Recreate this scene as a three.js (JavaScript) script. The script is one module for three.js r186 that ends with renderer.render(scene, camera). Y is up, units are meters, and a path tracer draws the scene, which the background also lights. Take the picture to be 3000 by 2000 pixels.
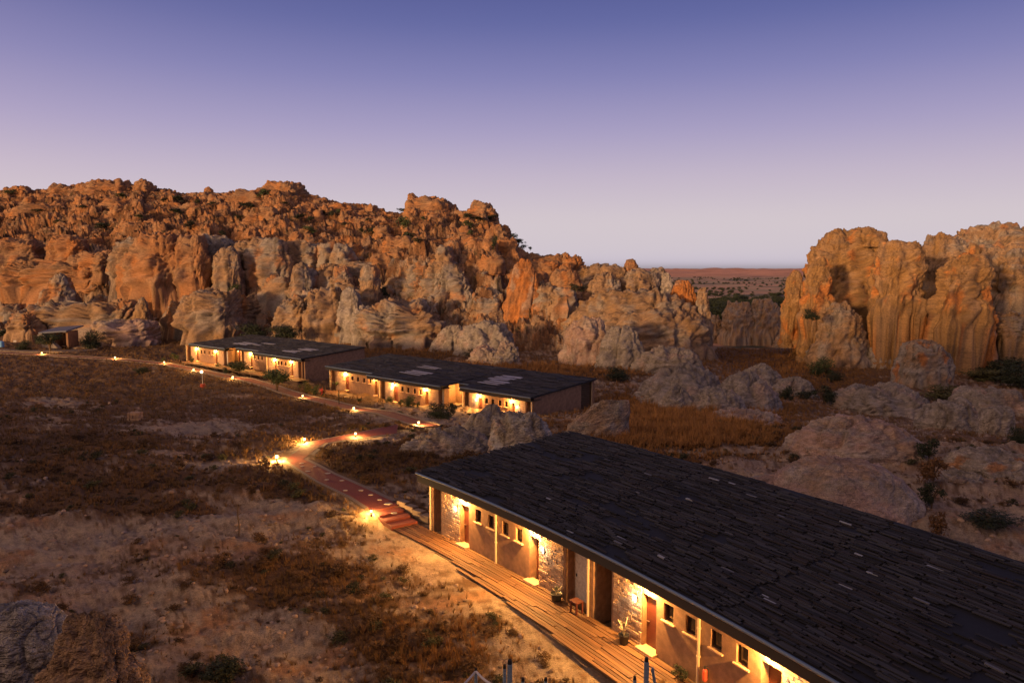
import * as THREE from 'three';
import { createNoise2D, createNoise3D } from 'simplex-noise';
import { mergeGeometries } from 'three/addons/utils/BufferGeometryUtils.js';
import { RoundedBoxGeometry } from 'three/addons/geometries/RoundedBoxGeometry.js';

// ------------------------------------------------------------------ camera, sky, sun, exposure
const scene = new THREE.Scene();
const FOC = 2250, PITCH = Math.atan(213 / FOC), EYE = 14.2;          // lens in pixels of a 3000 px wide picture
const camera = new THREE.PerspectiveCamera(2 * Math.atan(1000 / FOC) * 180 / Math.PI, 1.5, 0.1, 60000);
camera.position.set(0, EYE, 0);
camera.rotation.set(-PITCH, 0, 0);
camera.updateMatrixWorld();
const renderer = new THREE.WebGLRenderer({ antialias: true });
renderer.toneMapping = THREE.LinearToneMapping;
renderer.toneMappingExposure = 1.0;
renderer.shadowMap.enabled = true;

const SUN_AZ = 50 * Math.PI / 180, SUN_EL = 6.5 * Math.PI / 180;      // behind the camera, to its left
const sunDir = new THREE.Vector3(-Math.sin(SUN_AZ) * Math.cos(SUN_EL), Math.sin(SUN_EL), Math.cos(SUN_AZ) * Math.cos(SUN_EL));
const sun = new THREE.DirectionalLight(new THREE.Color().setRGB(1, 0.55, 0.23), 4.2);
sun.position.copy(sunDir).multiplyScalar(600);
sun.castShadow = true; sun.shadow.radius = 9;
sun.shadow.mapSize.set(4096, 4096);
Object.assign(sun.shadow.camera, { left: -320, right: 320, top: 200, bottom: -200, near: 1, far: 1500 });
sun.target.position.set(0, 0, -150);
scene.add(sun, sun.target);

const lin = (c) => (c /= 255, c <= 0.04045 ? c / 12.92 : Math.pow((c + 0.055) / 1.055, 2.4));
{
  const W = 512, H = 256, data = new Float32Array(W * H * 4);
  const stops = [[0, 196, 187, 204], [1.2, 208, 197, 205], [3.5, 211, 199, 205], [6.5, 196, 183, 201], [9.8, 168, 159, 195], [13.5, 133, 132, 181], [17, 101, 107, 163], [20, 84, 91, 149], [34, 66, 72, 115], [90, 56, 59, 86]]
    .map(([e, r, g, b]) => [e, lin(r), lin(g), lin(b)]);
  for (let j = 0; j < H; j++) {
    const el = (j + 0.5) / H * 180 - 90;
    for (let i = 0; i < W; i++) {
      const az = ((i + 0.5) / W - 0.5) * 2 * Math.PI, o = (j * W + i) * 4;
      let c = [0.10, 0.075, 0.06];
      if (el >= 0) {
        let k = 0; while (k < stops.length - 2 && el > stops[k + 1][0]) k++;
        const A = stops[k], B = stops[k + 1], t = Math.min(1, (el - A[0]) / (B[0] - A[0]));
        c = [1, 2, 3].map((q) => A[q] + (B[q] - A[q]) * t);
        const d = Math.acos(Math.max(-1, Math.min(1, Math.cos(az) * Math.cos(el * Math.PI / 180) * sunDir.x + Math.sin(el * Math.PI / 180) * sunDir.y + Math.sin(az) * Math.cos(el * Math.PI / 180) * sunDir.z)));
        const glow = Math.exp(-Math.pow(d / 0.85, 2));
        c = [c[0] + glow * 1.7, c[1] + glow * 0.95, c[2] + glow * 0.36];
      }
      data[o] = c[0]; data[o + 1] = c[1]; data[o + 2] = c[2]; data[o + 3] = 1;
    }
  }
  const t = new THREE.DataTexture(data, W, H, THREE.RGBAFormat, THREE.FloatType);
  t.mapping = THREE.EquirectangularReflectionMapping; t.magFilter = t.minFilter = THREE.LinearFilter; t.needsUpdate = true;
  scene.background = t; scene.environment = t;
  scene.backgroundIntensity = 1; scene.environmentIntensity = 1;
}

// ------------------------------------------------------------------ helpers
function rng(a) { return () => { a = (a + 0x6d2b79f5) | 0; let t = Math.imul(a ^ (a >>> 15), 1 | a); t = (t + Math.imul(t ^ (t >>> 7), 61 | t)) ^ t; return ((t ^ (t >>> 14)) >>> 0) / 4294967296; }; }
const R = rng(20240511);
const n2 = createNoise2D(rng(7)), n3 = createNoise3D(rng(11));
const clamp = (x, a = 0, b = 1) => Math.min(b, Math.max(a, x));
const lerp = (a, b, t) => a + (b - a) * t;
const sstep = (a, b, x) => { const t = clamp((x - a) / (b - a)); return t * t * (3 - 2 * t); };
const fbm2 = (x, y, o = 4) => { let s = 0, a = 0.5; for (let i = 0; i < o; i++) { s += a * n2(x, y); x = x * 2.03 + 17.1; y = y * 2.03 - 9.7; a *= 0.5; } return s; };
const fbm3 = (x, y, z, o = 3) => { let s = 0, a = 0.5; for (let i = 0; i < o; i++) { s += a * n3(x, y, z); x = x * 2.03 + 5.1; y = y * 2.03 - 3.7; z = z * 2.03 + 8.3; a *= 0.5; } return s; };
const pick = (l) => l[Math.floor(R() * l.length) % l.length];
const poly = (pts, x) => { if (x <= pts[0][0]) return pts[0][1]; for (let i = 1; i < pts.length; i++) if (x <= pts[i][0]) return lerp(pts[i - 1][1], pts[i][1], (x - pts[i - 1][0]) / (pts[i][0] - pts[i - 1][0])); return pts[pts.length - 1][1]; };
const mix3 = (a, b, t) => [a[0] + (b[0] - a[0]) * t, a[1] + (b[1] - a[1]) * t, a[2] + (b[2] - a[2]) * t];

const taken = new Map();
function numbered(name) { const n = taken.get(name) ?? 0; taken.set(name, n + 1); return n ? name + '_' + String(n).padStart(3, '0') : name; }
function shadow(o) { o.castShadow = o.receiveShadow = true; return o; }
function tag(o, label, category, group) { Object.assign(o.userData, { label, category }); if (group) o.userData.group = group; return o; }
function thing(name, label, category, pos = [0, 0, 0], turn = 0, group) {
  const o = new THREE.Group(); o.name = numbered(name); o.position.set(...pos); o.rotation.y = turn; scene.add(o);
  return tag(o, label, category, group);
}
function part(name, geo, mat, parent) { const m = shadow(new THREE.Mesh(geo, mat)); m.name = name; parent.add(m); return m; }
function struct(name, geo, mat, parent = scene) { const m = shadow(new THREE.Mesh(geo, mat)); m.name = parent === scene ? numbered(name) : name; m.userData.kind = 'structure'; parent.add(m); return m; }
function stuff(o) { o.userData.kind = 'stuff'; return o; }
function copyOf(o, pos, turn, label, group, scale) {
  const c = o.clone(); c.name = numbered(o.name.replace(/_\d{3}$/, '')); c.userData = { ...o.userData }; scene.add(c);
  c.position.set(...pos); c.rotation.y = turn; if (scale) c.scale.setScalar(scale);
  if (label) c.userData.label = label; if (group) c.userData.group = group;
  return c;
}

// a point seen at picture position (u, v): its ray, the point at forward distance Z, and back again
function ray(u, v) {
  const x = (u - 1500) / FOC, y = -(v - 1000) / FOC, c = Math.cos(PITCH), s = Math.sin(PITCH);
  return [x, y * c - s, -y * s - c];
}
function atZ(u, v, Z) { const r = ray(u, v), t = -Z / r[2]; return [r[0] * t, EYE + r[1] * t, -Z]; }
function project(x, y, z) {
  const dy = y - EYE, c = Math.cos(PITCH), s = Math.sin(PITCH), yy = dy * c - z * s, zz = -(dy * s + z * c);
  return [1500 + FOC * x / zz, 1000 - FOC * yy / zz, zz];
}

// ------------------------------------------------------------------ lie of the land
const LODGE = { o: [-4.47, -40.91], d: [Math.sin(35 * Math.PI / 180), Math.cos(35 * Math.PI / 180)] };
const PROFILE = [[0, -1.5], [20, -1.2], [28, -0.75], [34, -0.3], [40, 0.12], [47, 0.5], [55, 0.6], [64, 0.2], [75, -0.9], [90, -2.3], [105, -3.2], [130, -3.4], [190, -3.4]];
function Hbase(x, z) {
  const Z = -z;
  let y = poly(PROFILE, clamp(Z, 0, 190));
  y -= sstep(22, 60, x) * 3.5 * sstep(45, 110, Z);
  y += sstep(-20, -60, x) * 0.6 * sstep(120, 60, Z);
  y = lerp(y, -42, sstep(195, 360, Z));
  const hill = 13.2 - 0.545 * Z - 1.1 * Math.max(0, x - 3.5) - 0.05 * Math.max(0, -x - 8);
  const k = 1.2, h = clamp(0.5 + 0.5 * (hill - y) / k);
  y = lerp(y, hill, h) + k * h * (1 - h) * 0.5;
  return y;
}
function hit(u, v, dy = 0) {                       // where the ray through (u, v) meets the land
  const r = ray(u, v); let t0 = 6;
  for (let t = 6; t < 900; t *= 1.012) {
    if (EYE + r[1] * t < Hbase(r[0] * t, r[2] * t) + dy) {
      let a = t0, b = t; for (let i = 0; i < 24; i++) { const m = (a + b) / 2; if (EYE + r[1] * m < Hbase(r[0] * m, r[2] * m) + dy) b = m; else a = m; }
      return [r[0] * b, EYE + r[1] * b, r[2] * b];
    }
    t0 = t;
  }
  return [r[0] * 900, EYE + r[1] * 900, r[2] * 900];
}

// the red path: its two edges in the near part, its middle line farther off
const PATH_NEAR = [[[1138, 1538], [1200, 1514]], [[1079, 1491], [1148, 1470]], [[1029, 1459], [1084, 1439]], [[932, 1411], [975, 1390]], [[836, 1349], [888, 1346]], [[902, 1299], [948, 1300]], [[1007, 1279], [1014, 1289]], [[1080, 1268], [1086, 1279]], [[1166, 1256], [1162, 1270]]]
  .map((e) => e.map(([u, v]) => hit(u, v)));
const PATH_FAR = [[1262, 1252], [1226, 1241], [1130, 1213], [1036, 1199], [950, 1178], [886, 1163], [790, 1132], [720, 1112], [681, 1107], [600, 1090], [480, 1066], [335, 1052], [230, 1046], [120, 1040], [-60, 1030]].map(([u, v]) => hit(u, v));
const pathPts = [...PATH_NEAR.map(([a, b]) => [(a[0] + b[0]) / 2, (a[2] + b[2]) / 2, 1.0]), null, ...PATH_FAR.map((p) => [p[0], p[2], 0.9])];
function pathDist(x, z) {
  let d = 1e9;
  for (let i = 1; i < pathPts.length; i++) {
    const a = pathPts[i - 1], b = pathPts[i]; if (!a || !b) continue;
    const vx = b[0] - a[0], vz = b[1] - a[1], t = clamp(((x - a[0]) * vx + (z - a[1]) * vz) / (vx * vx + vz * vz));
    d = Math.min(d, Math.hypot(x - a[0] - vx * t, z - a[1] - vz * t) - 0.9);
  }
  return d;
}
const toLodge = (x, z) => { const a = x - LODGE.o[0], b = z - LODGE.o[1]; return [a * LODGE.d[0] + b * LODGE.d[1], -a * LODGE.d[1] + b * LODGE.d[0]]; };   // [s along the front, n out of it]
function nearFloor(x, z) { const [s, n] = toLodge(x, z); return Math.max(0, Math.max(-2 - s, s - 45), Math.max(-11 - n, n - poly([[0, 1.9], [12, 2.4], [20, 2.6]], s))); }
function relief(x, z) {                            // small relief: rock ledges, hummocks, ripples
  const Z = -z, far = clamp(Z / 60, 0.6, 2.2);
  let r = fbm2(x * 0.11, z * 0.16, 3) * 0.55 + fbm2(x * 0.5, z * 0.8, 3) * 0.16 * far;
  const led = fbm2(x * 0.06 + 40, z * 0.14, 3) * 3; r += (Math.floor(led) + sstep(0.72, 1, led - Math.floor(led)) - led) * 0.22 * far;
  r += n2(x * 2.1, z * 2.6) * 0.045;
  let k = sstep(0.1, 2.2, pathDist(x, z)) * lerp(0.25, 1, sstep(0, 3, nearFloor(x, z)));
  return r * k;
}
function H(x, z) {
  let y = Hbase(x, z);
  const Z = -z;
  if (Z > -30 && Z < 330) y += relief(x, z) * sstep(330, 250, Z);
  const nf = nearFloor(x, z); if (nf < 6) { const [s, n] = toLodge(x, z), f = -0.1 - 0.2 * sstep(6, 20, s); y = n > 0 && s > -2 ? lerp(f, y, sstep(0.1, 6, nf)) : Math.min(y, lerp(f, y, sstep(0.1, 1.6, nf))); }
  return y;
}

// ------------------------------------------------------------------ procedural textures and materials
function grain(size, seed, fn) {                   // tileable grey texture from noise on a torus
  const c = document.createElement('canvas'); c.width = c.height = size; const g = c.getContext('2d'), im = g.createImageData(size, size);
  const nn = createNoise3D(rng(seed));
  for (let y = 0; y < size; y++) for (let x = 0; x < size; x++) {
    const t = (f, sx = 1, sy = 1) => { const X = x / size * f * sx, Y = y / size * f * sy, wx = x / size, wy = y / size, q = f * sx, p = f * sy; const a = nn(X, Y, f), b = nn(X - q, Y, f), d = nn(X, Y - p, f), e = nn(X - q, Y - p, f); return lerp(lerp(a, b, wx), lerp(d, e, wx), wy); };
    const v = clamp(fn(t, x / size, y / size)) * 255, o = (y * size + x) * 4; im.data[o] = im.data[o + 1] = im.data[o + 2] = v; im.data[o + 3] = 255;
  }
  g.putImageData(im, 0, 0); const tx = new THREE.CanvasTexture(c); tx.wrapS = tx.wrapT = THREE.RepeatWrapping; return tx;
}
const colored = (t, rx, ry) => { const c = t.clone(); c.colorSpace = THREE.SRGBColorSpace; c.repeat.set(rx, ry); c.needsUpdate = true; return c; };
const data_ = (t, rx, ry) => { const c = t.clone(); c.repeat.set(rx, ry); c.needsUpdate = true; return c; };
const TX = {
  rock: grain(512, 3, (t) => 0.87 + 0.10 * t(9) + 0.13 * t(28) + 0.17 * t(80) + 0.08 * t(5, 1, 9)),
  rockBump: grain(512, 4, (t) => 0.5 + 0.22 * t(8, 1, 2.5) + 0.16 * t(26, 1, 1.5) + 0.12 * t(70)),
  soil: grain(512, 5, (t) => 0.87 + 0.10 * t(14) + 0.15 * t(45) + 0.18 * t(120)),
  wood: grain(512, 6, (t) => 0.72 + 0.14 * t(3, 1, 14) + 0.16 * t(4, 1, 44) + 0.06 * t(60)),
  plaster: grain(256, 8, (t) => 0.82 + 0.10 * t(5) + 0.07 * t(24) + 0.04 * t(80)),
};
const std = (rgb, o = {}) => new THREE.MeshStandardMaterial({ color: new THREE.Color().setRGB(...rgb), roughness: 0.9, ...o });
const M = {
  ground: std([1, 1, 1], { vertexColors: true, roughness: 1, map: colored(TX.soil, 1 / 5, 1 / 5), bumpMap: data_(TX.soil, 1 / 3, 1 / 3), bumpScale: 0.08 }),
  hill: std([1, 1, 1], { vertexColors: true, roughness: 1, map: colored(TX.rock, 1 / 14, 1 / 14), bumpMap: data_(TX.rockBump, 1 / 11, 1 / 11), bumpScale: 0.9 }),
  rock: std([1, 1, 1], { vertexColors: true, roughness: 0.95, map: colored(TX.rock, 1 / 5, 1 / 5), bumpMap: data_(TX.rockBump, 1 / 4, 1 / 4), bumpScale: 0.28 }),
  plaster: std([0.36, 0.205, 0.12], { map: colored(TX.plaster, 0.6, 0.6), bumpMap: data_(TX.plaster, 1.5, 1.5), bumpScale: 0.01 }),
  plasterPink: std([0.40, 0.245, 0.155], { map: colored(TX.plaster, 0.35, 0.35), bumpMap: data_(TX.plaster, 1, 1), bumpScale: 0.015 }),
  sill: std([0.55, 0.36, 0.22]),
  pale: std([0.60, 0.56, 0.52], { map: colored(TX.plaster, 1.2, 1.2), roughness: 0.6 }),
  door: std([0.16, 0.040, 0.026], { map: colored(TX.wood, 0.5, 1), roughness: 0.45 }),
  doorDark: std([0.05, 0.016, 0.012], { map: colored(TX.wood, 0.5, 1), roughness: 0.5 }),
  metal: std([0.55, 0.53, 0.5], { metalness: 1, roughness: 0.35 }),
  gutter: std([0.13, 0.19, 0.28], { metalness: 0.2, roughness: 0.42 }),  // bluish base colour carries the sheen of the sky
  fascia: std([0.016, 0.015, 0.016], { roughness: 0.75 }),
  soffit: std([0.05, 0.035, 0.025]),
  felt: std([0.010, 0.011, 0.016], { map: colored(TX.soil, 0.3, 0.3), roughness: 0.75 }),
  dark: std([0.012, 0.011, 0.011]),
  glassDark: new THREE.MeshPhysicalMaterial({ color: new THREE.Color().setRGB(0.012, 0.012, 0.014), roughness: 0.12 }),
  pipe: std([0.50, 0.40, 0.27], { roughness: 0.6 }),
  kerb: std([0.27, 0.205, 0.16], { map: colored(TX.soil, 1, 1), roughness: 0.95 }),
  path: std([0.23, 0.05, 0.034], { map: colored(TX.soil, 0.5, 0.5), bumpMap: data_(TX.soil, 1, 1), bumpScale: 0.02, roughness: 0.85 }),
  slab: std([0.45, 0.38, 0.34], { map: colored(TX.soil, 1, 1) }),
  skylight: std([0.30, 0.31, 0.36], { roughness: 0.4 }),
  postBlue: std([0.36, 0.50, 0.68], { map: colored(TX.wood, 1, 3), roughness: 0.7 }),
  rope: std([0.5, 0.48, 0.5]),
  pot: std([0.012, 0.011, 0.012], { roughness: 0.4 }),
  redwood: std([0.24, 0.05, 0.025], { map: colored(TX.wood, 1, 1), roughness: 0.6 }),
  bark: std([0.10, 0.065, 0.04]),
  paleBark: std([0.45, 0.38, 0.27]),
  leaf: std([0.045, 0.065, 0.022], { side: THREE.DoubleSide, roughness: 0.8 }),
  leafDark: std([0.022, 0.032, 0.014], { side: THREE.DoubleSide, roughness: 0.85 }),
  grass: std([1, 1, 1], { side: THREE.DoubleSide, roughness: 1 }),
};
const glow = (rgb, k) => new THREE.MeshStandardMaterial({ color: 0x000000, emissive: new THREE.Color().setRGB(...rgb), emissiveIntensity: k });
M.bulb = glow([1, 0.62, 0.22], 9); M.bulbWhite = glow([1, 0.86, 0.62], 7); M.bulbGlobe = glow([1, 0.72, 0.36], 5);

// ------------------------------------------------------------------ where dry grass grows (patches as they lie on the land)
const PATCHES = [[900, 1700, 270, 85, 0.9], [1130, 1345, 210, 48, 0.85], [1040, 1372, 120, 30, 0.5], [870, 1415, 120, 48, 0.9], [180, 1450, 260, 70, 0.5], [520, 1485, 190, 36, 0.5], [1300, 1920, 230, 90, 0.5], [1010, 1850, 190, 70, 0.35], [1040, 1540, 60, 22, 0.6], [200, 1330, 320, 60, 0.4], [560, 1410, 260, 40, 0.5],
  [2010, 1275, 260, 62, 1.2], [1900, 1195, 170, 32, 1.2], [1820, 1325, 150, 40, 0.9], [1500, 1088, 330, 20, 1.3], [1200, 1022, 230, 24, 1.2], [2350, 1085, 170, 45, 0.8], [2500, 1130, 200, 40, 0.6], [420, 1020, 130, 30, 0.9], [1300, 1310, 120, 40, 0.7], [2250, 1195, 130, 16, 0.8], [2220, 1035, 170, 30, 0.7], [1000, 1200, 200, 40, 0.4],
  [570, 1252, 200, 17, -1.3], [660, 1354, 110, 14, -1.2], [460, 1325, 80, 8, -0.9], [150, 1180, 120, 15, -0.9], [690, 1160, 100, 6, -0.8], [950, 1225, 100, 9, -0.7], [760, 1490, 140, 40, -0.8], [300, 1560, 240, 40, -0.5], [60, 1600, 200, 60, -0.5], [700, 1560, 200, 50, -0.4], [1120, 1290, 150, 22, -0.9], [1250, 1650, 160, 60, -0.5], [1600, 1860, 150, 60, -0.45], [800, 1830, 200, 50, -0.35], [260, 1640, 120, 24, -0.5], [2200, 1440, 260, 60, -0.9], [2850, 1560, 200, 60, -0.7], [1150, 1205, 160, 26, -1.0], [1300, 1225, 140, 24, -0.9], [2020, 1320, 250, 8, -0.5]];
function cover(x, z) {
  const [u, v, d] = project(x, H0(x, z), z);
  let c = d < 6 ? 0.3 : v < 1290 && u >= 1300 ? 0.55 : poly([[1150, 0.95], [1210, 0.74], [1300, 0.68], [1400, 0.5], [1560, 0.3]], v);
  if (u > 1650 && v > 1020) c = Math.min(c, v < 1300 ? 0.62 : 0.25);
  for (const [pu, pv, ru, rv, w] of PATCHES) { const q = ((u - pu) / ru) ** 2 + ((v - pv) / rv) ** 2; if (q < 2.2) c += w * Math.exp(-q * 1.3); }
  c += fbm2(x * 0.12 + 3, z * 0.26, 4) * 0.62 + fbm2(x * 0.9, z * 1.2, 2) * 0.38;
  return c;
}
const H0 = Hbase;
const GC = { pale: [0.46, 0.355, 0.245], grey: [0.30, 0.225, 0.165], soil: [0.16, 0.085, 0.038], dark: [0.09, 0.046, 0.021], ochre: [0.42, 0.20, 0.08], pink: [0.46, 0.29, 0.21] };
function groundColor(x, z) {
  const c = cover(x, z), f = fbm2(x * 0.35, z * 0.5, 3), h = fbm2(x * 1.7 + 9, z * 2.3, 3);
  let col = mix3(GC.pale, GC.grey, sstep(-0.25, 0.35, f + h * 0.5));
  col = mix3(col, GC.ochre, 0.75 * sstep(0.12, 0.5, fbm2(x * 0.13 - 20, z * 0.2 + 5, 3) + h * 0.25));
  col = mix3(col, GC.pink, 0.3 * sstep(0.0, 0.4, fbm2(x * 0.08 + 60, z * 0.1, 3)));
  col = mix3(col, GC.soil, sstep(0.42, 0.62, c + h * 0.3));
  col = mix3(col, GC.dark, sstep(0.85, 1.25, c + h * 0.4) * 0.8);
  col = mix3(col, GC.soil, sstep(0.15, 0.4, fbm2(x * 0.8 + 3, z * 1.9, 4) + 0.4 * (c - 0.2)) * 0.8);
  col = mix3(col, GC.dark, sstep(0.36, 0.55, h) * 0.8);
  return col;
}
function plainColor(x, z) {                        // fields and tree belts out on the plain, haze painted in as pinkish tones
  const Z = -z, row = fbm2(x * 0.0016, Math.log(Math.max(Z, 1)) * 11, 3), fld = n2(x * 0.004 + Math.floor(Z * 0.006) * 7.3, Math.floor(Math.log(Z) * 16));
  let col = mix3([0.58, 0.31, 0.19], [0.40, 0.28, 0.15], sstep(-0.3, 0.4, fld));
  col = mix3(col, [0.52, 0.37, 0.23], sstep(0.2, 0.6, row));
  col = mix3(col, [0.045, 0.05, 0.03], sstep(0.12, 0.3, -row + fbm2(x * 0.01, Z * 0.01, 2) * 0.4) * sstep(7500, 4500, Z));
  if (Z > 5000) col = mix3(col, mix3([0.74, 0.36, 0.23], [0.52, 0.25, 0.16], sstep(-0.2, 0.4, fbm2(x * 0.002, Z * 0.004, 3))), sstep(4600, 5600, Z));  // far hills paler: haze put into their colour
  return col;
}
function grid(rows, cols, fn) {                    // rows x cols sheet; fn(i, j) gives [x, y, z, r, g, b, u, v]
  const P = new Float32Array(rows * cols * 3), C = new Float32Array(rows * cols * 3), U = new Float32Array(rows * cols * 2), I = [];
  for (let i = 0; i < rows; i++) for (let j = 0; j < cols; j++) { const a = fn(i, j), o = i * cols + j; P.set(a.slice(0, 3), o * 3); C.set(a.slice(3, 6), o * 3); U.set(a.slice(6, 8), o * 2); }
  for (let i = 0; i < rows - 1; i++) for (let j = 0; j < cols - 1; j++) { const a = i * cols + j; I.push(a, a + 1, a + cols, a + 1, a + cols + 1, a + cols); }
  const g = new THREE.BufferGeometry();
  g.setAttribute('position', new THREE.BufferAttribute(P, 3)); g.setAttribute('color', new THREE.BufferAttribute(C, 3)); g.setAttribute('uv', new THREE.BufferAttribute(U, 2)); g.setIndex(I); g.computeVertexNormals();
  return g;
}
{ // one sheet of ground: fine in front of the hill the camera stands on, coarse far out and behind
  const A0 = -41 * Math.PI / 180, A1 = 41 * Math.PI / 180, NC = 640, rs = [];
  for (let r = 2; r < 330; r *= 1 + 0.0085 * clamp(r / 20, 0.9, 1.15)) rs.push(r);
  const nf = rs.length;
  for (let r = 340; r < 45000; r *= r < 9000 ? 1.022 : 1.12) rs.push(r);
  const plainY = (x, z) => { const r = Math.hypot(x, z); return r > 5200 ? sstep(5000, 6800, r) * (44 + 36 * fbm2(x * 0.0008, z * 0.0012, 4)) * sstep(60000, 20000, r) : 0; };
  const front = grid(rs.length, NC, (i, j) => {
    const r = rs[i], a = lerp(A0, A1, j / (NC - 1)), x = Math.sin(a) * r, z = -Math.cos(a) * r;
    const y = H(x, z) + plainY(x, z), c = r < 330 ? groundColor(x, z) : plainColor(x, z);
    return [x, y, z, ...c, x, z];
  });
  const rb = []; for (let r = 2; r < 45000; r *= 1.12) rb.push(r);
  const SHADE_RIDGE = (x, z) => z > 8 ? sstep(8, 95, z) * 25 * (1 + 0.25 * fbm2(x * 0.02, z * 0.02, 3)) * sstep(420, 160, z) : 0;  // unseen ridge behind the camera, added to shade the low ground
  const back = grid(rb.length, 120, (i, j) => {
    const r = rb[i], a = lerp(A1, 2 * Math.PI + A0, j / 119), x = Math.sin(a) * r, z = -Math.cos(a) * r;
    const y = (z < 0 ? H(x, z) : lerp(Hbase(x, 0), Hbase(x, z) , 0.15) * sstep(400, 100, r) - 20 * sstep(100, 400, r) + SHADE_RIDGE(x, z)) ;
    return [x, y, z, ...(r < 330 ? GC.soil : [0.2, 0.13, 0.08]), x, z];
  });
  struct('ground', mergeGeometries([front, back]), M.ground);
}

// ------------------------------------------------------------------ rock: colours and shapes
const RC = { orange: [0.50, 0.245, 0.11], tan: [0.44, 0.285, 0.17], grey: [0.40, 0.355, 0.32], dark: [0.085, 0.062, 0.05], bright: [0.60, 0.235, 0.065], gold: [0.42, 0.245, 0.10], pale: [0.50, 0.43, 0.37], moss: [0.17, 0.14, 0.05], pink: [0.54, 0.37, 0.31], white: [0.60, 0.60, 0.61] };
const PAL = {                                      // body, second tone, streaks, patches and how much of each
  massif: [RC.orange, RC.tan, RC.dark, RC.bright, 0.45, 0.30, 0.22], massifLow: [RC.tan, RC.grey, RC.dark, RC.bright, 0.62, 0.42, 0.2], gold: [RC.gold, RC.tan, RC.dark, RC.bright, 0.5, 0.28, 0.3],
  grey: [RC.grey, RC.pale, RC.dark, RC.pink, 0.5, 0.34, 0.15], pinkish: [RC.pink, RC.pale, RC.grey, RC.tan, 0.5, 0.25, 0.2], fin: [RC.bright, RC.orange, RC.dark, RC.pale, 0.4, 0.3, 0.18], mixed: [RC.tan, RC.grey, RC.dark, RC.gold, 0.5, 0.42, 0.25],
};
function rockColor(x, y, z, pal, k = 1) {
  const [a, b, s, p, mb, ms, mp] = pal;
  const f = k * 0.16, w = fbm3(x * f, y * f * 0.9, z * f, 3), st = n3(x * k * 0.9, y * k * 0.07, z * k * 0.9) + 0.5 * n3(x * k * 2.4, y * k * 0.16, z * k * 2.4), lay = n3(x * k * 0.05, y * k * 1.5 + w, z * k * 0.05), fine = n3(x * k * 2.1, y * k * 2.6, z * k * 2.1);
  let c = mix3(a, b, Math.min(1, sstep(-0.25, 0.4, w + 0.25 * lay) * mb * 1.6));
  c = mix3(c, p, Math.min(0.9, sstep(0.16, 0.42, fbm3(x * f * 1.3 + 31, y * f * 0.8, z * f * 1.3 - 12, 2) + fine * 0.12) * mp * 3.2));
  c = mix3(c, s, sstep(0.3, 0.9, st + 0.4 * fine) * ms * 1.7);
  c = mix3(c, s, sstep(0.45, 0.75, lay + fine * 0.35) * 0.3);
  const q = 1 + 0.3 * fine; return [c[0] * q, c[1] * q, c[2] * q];
}
const hash1 = (i) => { const v = Math.sin(i * 91.17 + 4.3) * 43758.5453; return 2 * (v - Math.floor(v)) - 1; };
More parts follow.
